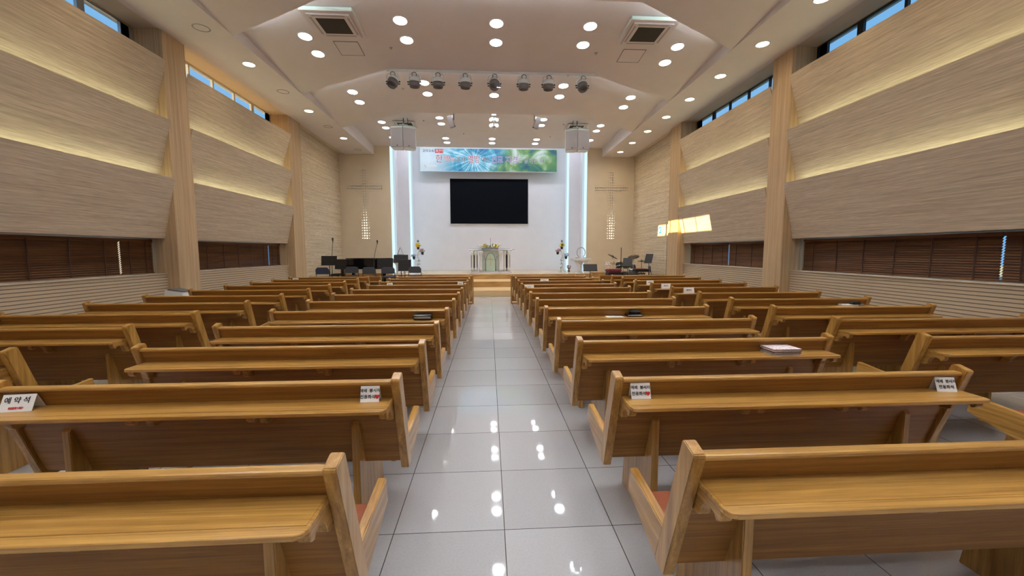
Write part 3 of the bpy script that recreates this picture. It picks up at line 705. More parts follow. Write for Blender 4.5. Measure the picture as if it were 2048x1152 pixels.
def soff(x, y, s, lab):
    global first_w
    if first_w is None: first_w = downlight(warm_light, lab, x, y, ZS - .004, 'warm soffit downlights', .115); return
    dup(first_w, (x, y, ZS - .004), 0, lab, 'warm soffit downlights')
RY = [-1.9, .8, 3.7, 5.15, 6.6, 8.03, 9.48, 10.92, 12.35, 13.8, 15.26, 16.65]
wn_ = ['first', 'second', 'third', 'fourth', 'fifth', 'sixth', 'seventh', 'eighth']
for i, y in enumerate(RY):
    soff(5.32, y, 1, f'warm downlight in the right soffit, {wn_[i - 4]} in view from the camera' if i >= 4 else f'warm downlight in the right soffit, out of the picture, spot {i + 1}')
for i, y in enumerate([-1.9, .8, 3.7, 6.55, 9.45, 12.37, 15.18]):
    soff(-5.23, y, -1, f'warm downlight in the left soffit, {wn_[i - 4]} in view from the camera' if i >= 4 else f'warm downlight in the left soffit, out of the picture, spot {i + 1}')
spk = None
for i, y in enumerate([8.02, 10.95, 13.83, 16.84]):
    lab = f'round unlit ceiling speaker in the left soffit, {wn_[i]} from the camera'
    if spk is None:
        spk = thing('ceiling_speaker', lab, 'speaker', (-5.25, y, ZS), 0, 'ceiling speakers')
        b = NB(); lathe(b, [(.135, .003), (.142, -.006), (.13, -.012), (.118, -.004), (.118, .003)], 28); obj('trim_ring', b, grille_m, spk)
        b = NB(); lathe(b, [(.117, .002), (.117, -.003)], 28); obj('grille', b, ceil_m, spk)
    else: dup(spk, (-5.25, y, ZS), 0, lab)
# sprinkler heads
sp = None
for i, (x, y) in enumerate([(-2.08, 8.95), (.10, 8.6), (2.25, 8.95), (-2.3, 11.2), (2.5, 11.25), (-2.3, 14.6), (2.62, 14.75), (-1.0, 15.9), (2.35, 16.1)]):
    lab = f'tiny metal sprinkler head, {["left", "middle", "right"][0 if x < -.5 else (1 if x < 1 else 2)]} part of ceiling, fold {1 if y < 10 else (2 if y < 13 else 3)}' + (' near banner' if y > 15.5 else '')
    if sp is None:
        sp = thing('sprinkler_head', lab, 'sprinkler', (x, y, ceil_z(x, y)), 0, 'sprinkler heads')
        b = NB(); lathe(b, [(.035, 0), (.035, -.005), (.012, -.01), (.012, -.03), (.022, -.034), (.022, -.037)], 12); obj('head', b, steel, sp)
    else: dup(sp, (x, y, ceil_z(x, y)), 0, lab)
# cassette air conditioners
def cassette(x, y, zb, zt, s, label, boxed=True):
    t = thing('air_conditioner', label, 'air conditioner', (x, y, zb), 0, 'ceiling cassettes'); h = s / 2
    if boxed:
        b = NB(); box(b, -h, h, -h, h, 0, zt - zb); bev(b, .01, 1); obj('boxing', b, mint_pl, t)
        b = NB(); box(b, -h, h, -h, h, -.008, 0); obj('base_plate', b, ceil_m, t)
    g = .84 * h; b = NB(); box(b, -g, g, -g, g, -.03, -.008); bev(b, .02, 3); p = obj('front_panel', b, ceil_m, t)
    b = NB()
    for a in (-1, 1): box(b, -g * .75, g * .75, a * g * .86 - .02, a * g * .86 + .02, -.0315, -.030); box(b, a * g * .86 - .02, a * g * .86 + .02, -g * .75, g * .75, -.0315, -.030)
    obj('air_slots', b, grille_m, p)
    b = NB(); q = g * .66; box(b, -q, q, -q, q, -.0325, -.030)
    gr = obj('intake_grille', b, dark_grille, p)
    b = NB()
    for k in range(22): xx = -q + 2 * q * (k + .5) / 22; box(b, xx - .003, xx + .003, -q, q, -.036, -.033); box(b, -q, q, xx - .003, xx + .003, -.036, -.033)
    obj('grille_bars', b, flat('grille_bar_brown', (.075, .06, .045), .6), p)
    return t
cassette(-2.94, 8.20, 5.785, 5.85, .93, 'boxed square air conditioner in the ceiling, left, nearest')
cassette(3.05, 8.18, 5.785, 5.85, .93, 'boxed square air conditioner in the ceiling, right, nearest')
cassette(-3.00, 15.0, 6.035, 6.1, .92, 'flush square air conditioner behind the left hanging speaker', False)
cassette(3.12, 15.0, 6.035, 6.1, .92, 'flush square air conditioner behind the right hanging speaker', False)
for s_, x in ((-1, -2.95), (1, 3.04)):
    b = NB(); y0 = 9.02; h = .245
    zz = ceil_z(x, y0)
    for a in ((-h, h, -h, -h + .008), (-h, h, h - .008, h), (-h, -h + .008, -h, h), (h - .008, h, -h, h)):
        box(b, *a, -.004, .004)
    box(b, -h + .01, h - .01, -h + .01, h - .01, -.002, .004, 1)
    gy = (ceil_z(x, y0 + .1) - ceil_z(x, y0 - .1)) / .2; gx = (ceil_z(x + .1, y0) - ceil_z(x - .1, y0)) / .2
    o = obj('ceiling_hatch', b, [slot_m, ceil_m], loc=(x, y0, zz - .004)); o.rotation_euler = (math.atan(gy), -math.atan(gx), 0)
    tag(o, f'square access hatch in the ceiling beyond the {"left" if s_ < 0 else "right"} boxed air conditioner', 'hatch')
# lighting track with eight spotlights
tr = thing('lighting_track', 'long white lighting track across the ceiling fold', 'lighting track', (.07, 9.80, 5.66))
b = NB(); box(b, -2.44, 2.44, -.025, .025, -.035, .03); obj('rail', b, white_pl, tr)
b = NB(); box(b, 1.72, 1.75, -.03, .03, -.04, .0); obj('joint', b, frame_al, tr)
shade_m = flat('spot_shade_grey', (.17, .155, .15), .5, .3)
def spot(x, label, ry=0.0, rx=.25, lit=False):
    t = thing('spotlight', label, 'spotlight', (x * .895, 9.78, 5.63), 0, 'spotlights on the track')
    b = NB(); tube(b, [(0, 0, 0), (0, 0, -.05)], .012, 8)
    pts = [(-.125, 0, -.20)] + [(-.125 + .02 * 0, 0, -.12)] + [(-.10, 0, -.05), (0, 0, -.045), (.10, 0, -.05), (.125, 0, -.12), (.125, 0, -.20)]
    tube(b, pts, .010, 8); obj('yoke', b, white_pl, t)
    M = Matrix.Translation((0, 0, -.20)) @ Matrix.Rotation(ry, 4, 'Y') @ Matrix.Rotation(rx, 4, 'X')
    b = NB(); lathe(b, [(.05, .10), (.105, .085), (.115, .03), (.115, .0)], 22, mat=M); lathe(b, [(.03, .13), (.05, .10)], 16, mat=M); h = obj('rear_housing', b, white_pl, t)
    b = NB(); lathe(b, [(.113, 0), (.11, -.06), (.095, -.105), (.085, -.10), (.08, -.03)], 22, mat=M); obj('reflector_shade', b, shade_m, t)
    b = NB()
    for sx in (-1, 1):
        tube(b, [(sx * .115, 0, -.20), (sx * .145, 0, -.20)], .014, 8); tube(b, [(sx * .11, 0, -.245), (sx * .14, 0, -.245)], .012, 8)
    obj('knobs', b, black_m, t)
    b = NB(); tube(b, [(0, -.02, -.01), (.04, -.06, -.04), (.06, -.06, -.08), (.03, -.05, -.12)], .006, 6); tube(b, [(0, -.02, -.01), (-.04, -.06, -.05), (-.03, -.05, -.12)], .006, 6); obj('cables', b, cable_m, t)
    t.scale = (1.12, 1.12, 1.12)
    if lit:
        b = NB(); lathe(b, [(.04, 0), (.04, -.012)], 16, mat=Matrix.Translation((.09, -.02, -.27)) @ Matrix.Rotation(.4, 4, 'X')); obj('lamp_glass', b, spot_light, t)
    return t
for i, (x, ry, rx) in enumerate([(-2.50, .25, -.5), (-1.96, 0, .1), (-1.36, 0, .1), (-.66, 0, .1), (.09, 0, -.6), (.85, 0, .1), (1.50, 0, .1), (2.40, -.1, -.5)]):
    spot(x, f'white round spotlight on the ceiling track, {wn_[i]} from the left', ry, rx, i == 4)
# rear spotlights over the stage
t = thing('lamp_cluster', 'cluster of four small lit lamps hanging in the middle before the banner', 'spotlight', (.11, 12.9, 5.74))
b = NB(); tube(b, [(0, 0, 0), (0, 0, .36)], .012, 6); box(b, -.07, .07, -.03, .03, -.05, 0); tube(b, [(0, 0, -.04), (0, 0, -.42)], .022, 10); tube(b, [(-.07, 0, -.43), (.07, 0, -.43)], .014, 8); tube(b, [(0, 0, -.13), (.18, -.05, -.13)], .008, 6); obj('stem', b, frame_al, t)
for zz in (-.16, -.33):
    for sx in (-1, 1):
        b = NB(); lathe(b, [(.025, .06), (.055, .03), (.06, -.0)], 16, mat=Matrix.Translation((sx * .095, 0, zz)) @ Matrix.Rotation(-.9, 4, 'X') @ Matrix.Rotation(sx * .3, 4, 'Y')); hd = obj('lamp_head', b, steel, t)
        b = NB(); lathe(b, [(.054, .004), (.054, -.006)], 16, mat=Matrix.Translation((sx * .095, 0, zz)) @ Matrix.Rotation(-.9, 4, 'X') @ Matrix.Rotation(sx * .3, 4, 'Y')); obj('lamp_glass', b, spot_light, hd)
for s_, x, lab in ((-1, -1.33, 'silver tilted floodlight on the ceiling left of the lamp cluster'), (1, 1.60, 'silver tilted floodlight on the ceiling right of the lamp cluster')):
    t = thing('floodlight', lab, 'spotlight', (x * .92, 12.95, 5.74))
    b = NB(); tube(b, [(s_ * -.10, 0, .37), (s_ * -.10, 0, -.18), (s_ * -.03, 0, -.22)], .012, 8); obj('bracket', b, black_m, t)
    b = NB(); M = Matrix.Translation((0, 0, -.22)) @ Matrix.Rotation(s_ * .28, 4, 'Y')
    vs = box(b, -.07, .07, -.06, .06, -.19, .17); bmesh.ops.transform(b, matrix=M, verts=b.verts); bev(b, .012, 2); obj('housing', b, grille_m, t)
    b = NB()
    for k in range(4): box(b, s_ * -.11 - .005 + k * .012 * -s_ * .0 , s_ * -.07, -.05 + k * .03, -.04 + k * .03, -.17, .15)
    bmesh.ops.transform(b, matrix=M, verts=b.verts); obj('cooling_fins', b, chrome, t)
# hanging speaker pairs
def hang_speaker(x, y, s_, label):
    t = thing('hanging_speaker', label, 'speaker', (x, y, 5.01), s_ * -.10)
    b = NB()
    for sx in (-1, 1): prism(b, [(sx * .003, -.30), (sx * .42, -.17), (sx * .36, .22), (sx * .003, .20)], 0, .70, 'z')
    bmesh.ops.recalc_face_normals(b, faces=b.faces); bev(b, .02, 3); obj('cabinet', b, white_pl, t)
    for sx in (-1, 1):
        b = NB(); prism(b, [(sx * .012, -.312), (sx * .405, -.19), (sx * .405, -.175), (sx * .012, -.297)], .02, .64, 'z'); bmesh.ops.recalc_face_normals(b, faces=b.faces); g = obj('grille', b, grille_m, t)
        b = NB(); xx = sx * .19; box(b, xx - .018, xx + .018, -.27, -.255, .045, .075); obj('badge', b, black_m, g)
    b = NB(); lo = [(-.42, -.17, .70), (0, -.30, .70), (.42, -.17, .70), (.36, .22, .70), (-.36, .22, .70)]; hi = [(-.34, .04, .80), (0, -.02, .80), (.34, .04, .80), (.32, .20, .80), (-.32, .20, .80)]
    vl = [b.verts.new(v) for v in lo]; vh = [b.verts.new(v) for v in hi]
    for i in range(5): b.faces.new((vl[i], vl[(i + 1) % 5], vh[(i + 1) % 5], vh[i]))
    b.faces.new(vh); b.faces.new(vl[::-1]); bmesh.ops.recalc_face_normals(b, faces=b.faces); obj('hood', b, mint_pl, t)
    b = NB(); tube(b, [(-.14, 0, .815), (.14, 0, .815)], .012, 8); tube(b, [(0, -.12, .815), (0, .1, .815)], .012, 8); lathe(b, [(.045, .70), (.03, .74), (.05, .80), (.02, .86)], 14); obj('mount', b, mint_pl, t)
    b = NB(); tube(b, [(0, 0, .85), (0, 0, 1.03)], .014, 8); tube(b, [(.13 * -s_, .05, .72), (.12 * -s_, .0, .85), (.15 * -s_, .0, .93), (.13 * -s_, .0, 1.03)], .010, 6); obj('hanging_rod', b, black_m, t)
    return t
hang_speaker(-2.94, 14.35, -1, 'pair of white grilled loudspeakers hanging left of the banner')
hang_speaker(3.02, 14.35, 1, 'pair of white grilled loudspeakers hanging right of the banner')

# ================================================================ BANNER AND SCREEN
bn = thing('banner', 'long blue and green printed banner with Korean lettering over the screen', 'banner', (-.03, 19.55, 5.82))
b = NB(); box(b, -3.22, 3.22, 0, .03, -.52, .52); obj('cloth', b, banner_mat(), bn)
b = NB(); box(b, -3.25, 3.25, .0, .05, .52, .545); box(b, -3.22, 3.22, -.004, .03, -.535, -.52); obj('rail', b, white_pl, bn)
b = NB(); box(b, -3.0, -2.98, .03, .45, .2, .22); box(b, 2.98, 3.0, .03, .45, .2, .22); obj('wall_bracket', b, white_pl, bn)
b = NB(); bm_mats = [flat('letter_darkred', (.30, .02, .05), .6), flat('letter_red', (.60, .09, .08), .6), ink_m, flat('letter_purple', (.17, .03, .30), .6), flat('letter_navy', (.02, .03, .16), .6), flat('letter_red_block', (.50, .02, .02), .6), card_m, flat('letter_slate', (.03, .05, .09), .6)]
K_ = 6.44 / 1925.0          # measured along the banner: zoomed pixels to metres
def bx(px): return (px - 1037) * K_
def tx(body, px0, px1, cz, h, mi, bold=.02):
    w = (px1 - px0) * K_
    cu = bpy.data.curves.new('m', 'FONT'); cu.body = body; cu.size = 1; o_ = bpy.data.objects.new('m', cu); C.objects.link(o_)
    bpy.context.view_layer.update(); nat = o_.dimensions.x; bpy.data.objects.remove(o_); bpy.data.curves.remove(cu)
    size = h / .80; sx = w / (nat * size) if nat > 0 else 1
    text_bm(b, body, size, bx((px0 + px1) / 2), cz, y=-.0065, mi=mi, sx=sx, bold=0, depth=.0008)
    if cz < .3: text_bm(b, body, size, bx((px0 + px1) / 2), cz, y=-.003, mi=6, sx=sx, bold=.022 * size, depth=.0008)
halo = []
for args in [('2026', 112, 270, .40, .13, 4, .03), ('한', 290, 386, .02, .32, 0, .02), ('영', 412, 492, .02, .28, 1, .02), ('혼', 495, 555, -.01, .20, 1, .01), ('에서', 570, 702, .00, .23, 2, .01),
             ('열방', 735, 910, .02, .32, 0, .025), ('까지', 925, 1048, .0, .24, 2, .01), ('선교', 1070, 1232, .01, .30, 3, .015), ('지경', 1272, 1440, -.01, .31, 3, .025), ('을', 1447, 1502, -.01, .19, 7, .01),
             ('넓히는', 1538, 1725, -.03, .22, 7, .01), ('해', 1757, 1818, -.03, .20, 7, .01)]:
    tx(*args)
box(b, bx(281), bx(337), -.005, -.001, .31, .49, 5); box(b, bx(342), bx(398), -.005, -.001, .31, .49, 5)
tx('표', 286, 332, .40, .12, 6); tx('어', 347, 393, .40, .12, 6)
# small church logo, lower left
for k in range(5): tube(b, [(bx(120 + k * 12), -.004, -.24), (bx(150), -.004, -.36)], .006, 4, 6 if k != 1 else 5)
for k in range(9): box(b, bx(170 + k * 15), bx(180 + k * 15), -.004, -.002, -.32 - (k % 2) * .02, -.25, 6)
obj('lettering', b, bm_mats, bn)
sc_ = thing('led_screen', 'large black video screen on the white front wall', 'screen', (-.03, 19.94, 3.95))
b = NB(); box(b, -1.91, 1.91, 0, .06, -1.09, 1.09); bev(b, .004, 1); obj('frame', b, white_pl, sc_)
b = NB(); box(b, -1.885, 1.885, -.012, 0, -1.07, 1.07); obj('display', b, screen_m, sc_)

# ================================================================ PULPIT
pz = .612
pu = thing('pulpit', 'white and silver pulpit with columns, pointed arch and gold cross', 'pulpit', (.0, 17.1, pz))
def arcpts(w, r, n=14): return [(w * math.sin(a), r) for a in [(-1 + 2 * k / n) * 1.0 for k in range(n + 1)]]
def bow(w, d, n=16): return [(-w + 2 * w * k / n, -d * (1 - ((-1 + 2 * k / n) ** 2))) for k in range(n + 1)]
b = NB(); prism(b, [(-.87, .35), *bow(.87, .12), (.87, .35)], 0, .075, 'z'); bev(b, .01, 2); obj('base', b, white_m, pu)
b = NB(); prism(b, [(-.90, .35), *bow(.90, .10), (.90, .35)], .95, .985, 'z'); bev(b, .006, 1); obj('top', b, mirror_m, pu)
b = NB(); box(b, -.83, .83, .06, .085, .985, 1.05); obj('rear_ledge', b, acryl, pu)
b = NB(); prism(b, [(-.46, .10), *bow(.46, .06), (.46, .10)], .075, .95, 'z'); obj('body', b, flat('grey_green_frosted_panel', (.46, .52, .48), .3), pu)
b = NB(); N_ = 12                                   # pointed arch glass
arch = [(-.19, .10), (.19, .10), (.19, .55)]
for k in range(1, 9): a = k / 8; arch.append((.19 - .19 * (a ** 1.7), .55 + .30 * math.sin(a * PI / 2)))
for k in range(7, -1, -1): a = k / 8; arch.append((-.19 + .19 * (a ** 1.7), .55 + .30 * math.sin(a * PI / 2)))
prism(b, arch, -.078, -.062, 'y'); ar = obj('arched_glass', b, greenish, pu)
b = NB(); tube(b, [(x, -.082, z) for x, z in arch[2:]], .011, 6)
for s_ in (-1, 1): tube(b, [(s_ * .21, -.075, .55), (s_ * .21, -.075, .10)], .02, 8); tube(b, [(s_ * .21, -.075, .56), (s_ * .25, -.072, .66), (s_ * .29, -.065, .74)], .010, 6)
obj('arch_tracery', b, flat('grey_tracery', (.20, .22, .21), .4, .5), pu)
b = NB(); box(b, -.009, .009, -.098, -.082, .32, .70); box(b, -.10, .10, -.098, -.082, .585, .605); bev(b, .003, 1); obj('cross', b, gold_m, pu)
def pillar(x, y, r, m_):
    b = NB(); lathe(b, [(r * 1.5, .075), (r * 1.5, .20), (r * 1.15, .24), (r, .26), (r, .74), (r * 1.2, .77), (r * 1.6, .80), (r * 1.6, .93), (r * 1.3, .95)], 14, (x, y, 0)); return obj('column', b, m_, pu)
for x in (-.76, -.62, .60, .76): pillar(x, .0 + .02, .045, white_pl)
for x in (-.40, .40): pillar(x, -.055, .055, acryl)
b = NB()
for s_ in (-1, 1): box(b, s_ * .69 - .14, s_ * .69 + .14, .12, .135, .08, .94)
obj('side_glass', b, flat('dark_side_glass', (.035, .012, .014), .2), pu)
b = NB(); tube(b, [(.88, .02, .99), (1.0, -.02, 1.0)], .008, 6); box(b, .95, 1.02, -.03, -.01, .992, 1.006); obj('microphone_holder', b, greydk, pu)
# flower arrangement
def petals(b, c, r, n, mi, tilt=.5, cr=.35, ci=None):
    for k in range(n):
        a = 2 * PI * k / n; d = Vector((math.cos(a), math.sin(a) * tilt - .2, math.sin(a) * .9)); d.normalize()
        p = Vector(c) + d * r * .6; q = Vector(c) + d * r
        s_ = d.orthogonal().normalized() * r * .22
        vs = [b.verts.new(x) for x in (Vector(c), p + s_, q, p - s_)]; f = b.faces.new(vs); f.material_index = mi
    ball(b, Vector(c) + Vector((0, -.01, 0)), r * cr, 8, mi=ci if ci is not None else mi)
def leafy(b, c, R, n, mi, up_=.6, flat_=1.0):
    for k in range(n):
        a = random.uniform(0, 2 * PI); e_ = random.uniform(.0, 1.0) * up_
        d = Vector((math.cos(a) * flat_, math.sin(a) * .6, e_)).normalized(); L = R * random.uniform(.6, 1.0)
        tube(b, [Vector(c), Vector(c) + d * L * .9], .004, 4, mi)
        s_ = d.cross(Vector((0, 0, 1))).normalized() * L * .13
        for tt in (.45, .7, .95):
            m = Vector(c) + d * L * tt; vs = [b.verts.new(x) for x in (m - d * L * .14, m + s_, m + d * L * .16, m - s_)]; b.faces.new(vs).material_index = mi
fa = thing('flower_arrangement', 'low arrangement of pale yellow flowers on the pulpit', 'flowers', (-.02, 17.10, pz + .985))
b = NB(); box(b, -.36, .36, -.07, .05, 0, .075); bev(b, .02, 2); obj('trough', b, mirror_m, fa)
b = NB()
for x in [-.42, -.3, -.2, -.1, 0, .1, .2, .3, .42]: leafy(b, (x * .7, -.01, .07), .26, 7, 0, .8)
obj('foliage', b, leaf_dk, fa)
b = NB()
for x, z in ((-.26, .19), (-.20, .15), (.22, .19), (.27, .15)): petals(b, (x, -.06, z), .085, 8, 0)
for x, z in ((-.42, .16), (-.08, .13), (.0, .18), (.08, .14), (.43, .13), (-.34, .11)): petals(b, (x, -.05, z), .05, 7, 1)
obj('blossoms', b, [yellow_m, cream_m], fa)
b = NB(); tube(b, [(0, 0, .05), (0, 0, .40)], .006, 6); ball(b, (0, 0, .41), .012, 8); tag(obj('microphone', b, black_metal, loc=(-.0, 17.0, pz + 1.05)), 'thin gooseneck microphone rising from the pulpit', 'microphone')

# flower stands
def flower_stand(x, y, s_, label, sun_c):
    t = thing('flower_stand', label, 'flower stand', (x, y, pz))
    b = NB()
    pts = [(s_ * .04 * math.sin(k * 1.1), .02 * math.cos(k), k * .075) for k in range(17)]
    tube(b, pts, .014, 6)
    for a in (0, 2.1, 4.2): tube(b, [(0, 0, .10), (math.cos(a) * .12, math.sin(a) * .08, .05), (math.cos(a) * .24, math.sin(a) * .16, .0)], .008, 6)
    tube(b, [(0, 0, .75), (s_ * .12, -.02, .86)], .008, 6); tube(b, [(0, 0, .62), (-s_ * .15, -.02, .70)], .008, 6)
    obj('stand', b, straw_m, t)
    for (dx, z, fm, lm, nm) in ((0, 1.03, yellow_m, leaf_m, 'yellow'), (s_ * .18, .80, pink_m, leaf_m, 'pink'), (-s_ * .19, .60, blue_fl, leaf_grey, 'blue')):
        b = NB(); lathe(b, [(.045, z - .02), (.065, z + .10), (.06, z + .10)], 14, (dx, -.02, 0)); p = obj('flower_pot', b, black_m, t)
        b = NB(); leafy(b, (dx, -.03, z + .10), .17, 16, 0, .8); obj('foliage', b, lm, p)
        b = NB()
        if nm == 'yellow':
            petals(b, (dx, -.09, z + .17), .125, 14, 0, .4, .33, 1 if sun_c else 0); petals(b, (dx, -.07, z + .17), .11, 12, 0, .4, .3, 1 if sun_c else 0)
            if not sun_c:
                for k in range(5): petals(b, (dx + .06 * math.cos(k * 1.3), -.10, z + .16 + .05 * math.sin(k * 1.3)), .06, 8, 0)
        else:
            for k in range(9): petals(b, (dx + random.uniform(-.09, .09), -.07 + random.uniform(-.03, .03), z + .12 + random.uniform(0, .10)), .05, 7, 0)
        obj('blossoms', b, [fm, seed_m], p)
    b = NB(); leafy(b, (0, -.02, .35), .14, 9, 0, .6); leafy(b, (s_ * .02, -.02, .18), .12, 7, 0, .6); leafy(b, (0, 0, .5), .13, 8, 0, .6)
    tube(b, [(-s_ * .19, 0, .75), (-s_ * .22, 0, 1.0), (-s_ * .23, 0, 1.32)], .005, 5); tube(b, [(0, 0, 1.15), (0, 0, 1.32)], .005, 5)
    obj('vines', b, leaf_m, t)
    b = NB(); ball(b, (0, -.02, 1.37), .05, 10); obj('seed_head', b, leaf_grey, t)
    return t
flower_stand(-3.12, 17.75, 1, 'tall twisted stand of three flower pots left of the pulpit', False)
flower_stand(3.14, 17.75, -1, 'tall twisted stand of three flower pots with a sunflower, right of the pulpit', True)

# Alpha and Omega stands
def emblem_stand(x, y, kind, label):
    t = thing('emblem_stand', label, 'lectern', (x, y, pz))
    b = NB(); box(b, -.40, .40, -.16, .16, .52, .62); bev(b, .006, 1); obj('table_top', b, acryl, t)
    b = NB()
    for s_ in (-1, 1):
        prism(b, [(s_ * .10, 0), (s_ * .17, 0), (s_ * .16, .25), (s_ * .20, .38), (s_ * .30, .50), (s_ * .30, .52), (s_ * .12, .52), (s_ * .10, .38)], -.10, -.07, 'y')
    bmesh.ops.recalc_face_normals(b, faces=b.faces); obj('side_panel', b, white_pl, t)
    b = NB(); lathe(b, [(.06, 0), (.06, .05), (.04, .07), (.04, .34), (.07, .40), (.16, .50), (.16, .52)], 16); obj('pedestal', b, acryl, t)
    b = NB(); box(b, -.25, .25, -.13, .13, 0, .02); obj('foot', b, acryl, t)
    b = NB()
    if kind == 'O':
        pts = [(.175 * math.sin(a), 0, .87 - .21 * math.cos(a)) for a in [.55 + (2 * PI - 1.1) * k / 24 for k in range(25)]]
        tube(b, [(.24, 0, .645), (.10, 0, .645), *pts, (-.10, 0, .645), (-.24, 0, .645)], .018, 8)
    else:
        tube(b, [(-.19, 0, .62), (-.02, 0, 1.08), (.02, 0, 1.08), (.19, 0, .62)], .018, 8); tube(b, [(-.12, 0, .80), (.12, 0, .80)], .012, 8)
    obj('letter_emblem', b, flat('emblem_grey', (.42, .42, .44), .35), t)
    return t
emblem_stand(-3.72, 17.0, 'A', 'pale stand with an open pointed emblem, behind the black music stands')
emblem_stand(3.82, 16.95, 'O', 'pale stand with a ring-shaped omega emblem, right of the pulpit')
# little basket and white carton
t = thing('flower_basket', 'small basket of red flowers on the stage floor beside the omega stand', 'flowers', (3.50, 17.9, pz))
b = NB(); lathe(b, [(.05, 0), (.06, .08), (.03, .10), (.09, .20), (.085, .20)], 14); obj('basket', b, flat('wicker', (.20, .14, .08), .8), t)
b = NB(); leafy(b, (0, 0, .19), .14, 12, 0, .6); obj('foliage', b, leaf_dk, t)
b = NB()
for k in range(6): petals(b, (random.uniform(-.09, .09), -.04, .22 + random.uniform(0, .06)), .045, 7, 0)
obj('blossoms', b, pink_m, t)
b = NB(); box(b, -.13, .13, -.10, .10, 0, .16); bev(b, .004, 1); tag(obj('white_carton', b, card_m, loc=(4.0, 16.62, pz)), 'small white carton on the stage behind the tilted music stand', 'box')

# ================================================================ BAND CORNER
PZ = .2
def music_stand(x, y, h, w, dh, rz, label, tilt=.35, lift=0):
    t = thing('music_stand', label, 'music stand', (x, y, PZ), rz, 'black music stands')
    b = NB(); tube(b, [(0, 0, .02), (0, 0, h - .05)], .013, 8); obj('pole', b, black_metal, t)
    for a in (0.4, 2.5, 4.6):
        b = NB(); tube(b, [(0, 0, .22), (math.cos(a) * .20, math.sin(a) * .20, .012)], .009, 6); obj('leg', b, black_metal, t)
    b = NB(); M = Matrix.Translation((0, -.02, h)) @ Matrix.Rotation(-tilt, 4, 'X')
    box(b, -w / 2, w / 2, -.006, .006, -dh / 2, dh / 2); box(b, -w / 2, w / 2, -.05, .0, -dh / 2 - .008, -dh / 2); bmesh.ops.transform(b, matrix=M, verts=b.verts); bev(b, .004, 1); obj('desk', b, black_m, t)
    return t
music_stand(-5.82, 14.95, 1.01, .54, .34, .05, 'black music stand, farthest left, behind the first microphone stand', .15)
music_stand(-5.22, 14.4, .90, .40, .34, -.1, 'black music stand between the blue chair and the piano keyboard', .15)
music_stand(-3.85, 15.0, .90, .57, .38, 0, 'wide black music stand in front of the piano tail', .15)
music_stand(-3.30, 15.1, 1.07, .52, .30, .05, 'tall black music stand with raised desk under the pointed emblem', .3)
music_stand(-3.10, 14.75, .84, .46, .40, .1, 'black music stand right of the tall raised one', .1)
music_stand(3.60, 14.5, .74, .50, .28, -.1, 'low tilted black music stand in front of the omega stand', .5)
music_stand(5.02, 14.6, .92, .34, .36, -.5, 'black music stand before the drum kit', .5)
t = music_stand(5.88, 14.75, 1.06, .30, .36, -.9, 'slatted black music stand leaning over the grey chairs', .35)
def chair(x, y, rz, fab, label, z=PZ):
    t = thing('folding_chair', label, 'chair', (x, y, z), rz, 'padded chairs of the band')
    b = NB(); box(b, -.21, .21, -.21, .20, .42, .475); bev(b, .02, 3); obj('seat', b, fab, t)
    b = NB(); pr = [(-.22, .60), (-.205, .57), (.205, .57), (.22, .60), (.22, .72), (.17, .80), (-.17, .80), (-.22, .72)]
    prism(b, pr, -.27, -.235, 'y'); bev(b, .012, 2); obj('backrest', b, fab, t)
    for sx in (-1, 1):
        b = NB(); tube(b, [(sx * .215, -.25, .74), (sx * .22, -.215, .44), (sx * .225, .20, .0)], .011, 8); obj('leg', b, black_metal, t)
        b = NB(); tube(b, [(sx * .205, .16, .43), (sx * .205, -.25, .0)], .011, 8); obj('leg', b, black_metal, t)
    b = NB(); tube(b, [(-.21, -.20, .14), (.21, -.20, .14)], .008, 6); obj('stretcher', b, black_metal, t)
    return t
chair(-5.68, 14.2, PI * .0, navy_fabric, 'navy padded chair at the far left of the band corner')
chair(-5.02, 14.9, PI * .1, grey_fabric, 'grey padded chair in front of the piano keyboard')
chair(-4.18, 14.35, 0, grey_fabric, 'dark grey chair under the second microphone stand')
chair(-2.72, 14.85, 0, grey_fabric, 'dark grey chair nearest the pulpit in the left band corner')
chair(-3.58, 14.42, .1, grey_fabric, 'dark chair half hidden behind the middle music stands')
chair(5.99, 14.3, -1.8, grey_fabric, 'grey padded chair beside the door in the right wall')
chair(5.92, 15.85, -1.5, grey_fabric, 'grey padded chair behind the slatted music stand on the right')
# grand piano, keyboard towards the left wall
gp = thing('grand_piano', 'black grand piano with closed lid, keyboard towards the left wall', 'piano', (-4.75, 16.1, PZ))
shape = [(-.62, -.74), (.05, -.74), (.45, -.72), (.80, -.60), (.93, -.35), (.90, -.10), (.72, .08), (.45, .25), (.20, .50), (.0, .70), (-.15, .74), (-.62, .74)]
b = NB(); prism(b, shape, .62, .97, 'z'); bev(b, .01, 2); obj('case', b, black_lacquer, gp)
b = NB(); prism(b, [(x * 1.02, y * 1.02) for x, y in shape], .975, 1.0, 'z'); bev(b, .006, 1); obj('lid', b, black_lacquer, gp)
b = NB(); box(b, -.98, -.62, -.74, .74, .62, .72); 
for sy in (-1, 1): prism(b, [(-.98, .72), (-.62, .72), (-.62, .97), (-.70, .92), (-.80, .78), (-.98, .76)], sy * .74 - (.04 if sy > 0 else 0), sy * .74 + (.04 if sy < 0 else 0), 'y')
bmesh.ops.recalc_face_normals(b, faces=b.faces); kb = obj('key_bed', b, black_lacquer, gp)
b = NB(); box(b, -.94, -.79, -.69, .69, .72, .745); obj('white_keys', b, white_pl, kb)
b = NB()
for k in range(36):
    if k % 7 not in (2, 6): box(b, -.90, -.79, -.69 + 1.38 * (k + .8) / 52 * 1.42, -.69 + 1.38 * (k + 1.25) / 52 * 1.42, .745, .757)
obj('black_keys', b, black_m, kb)
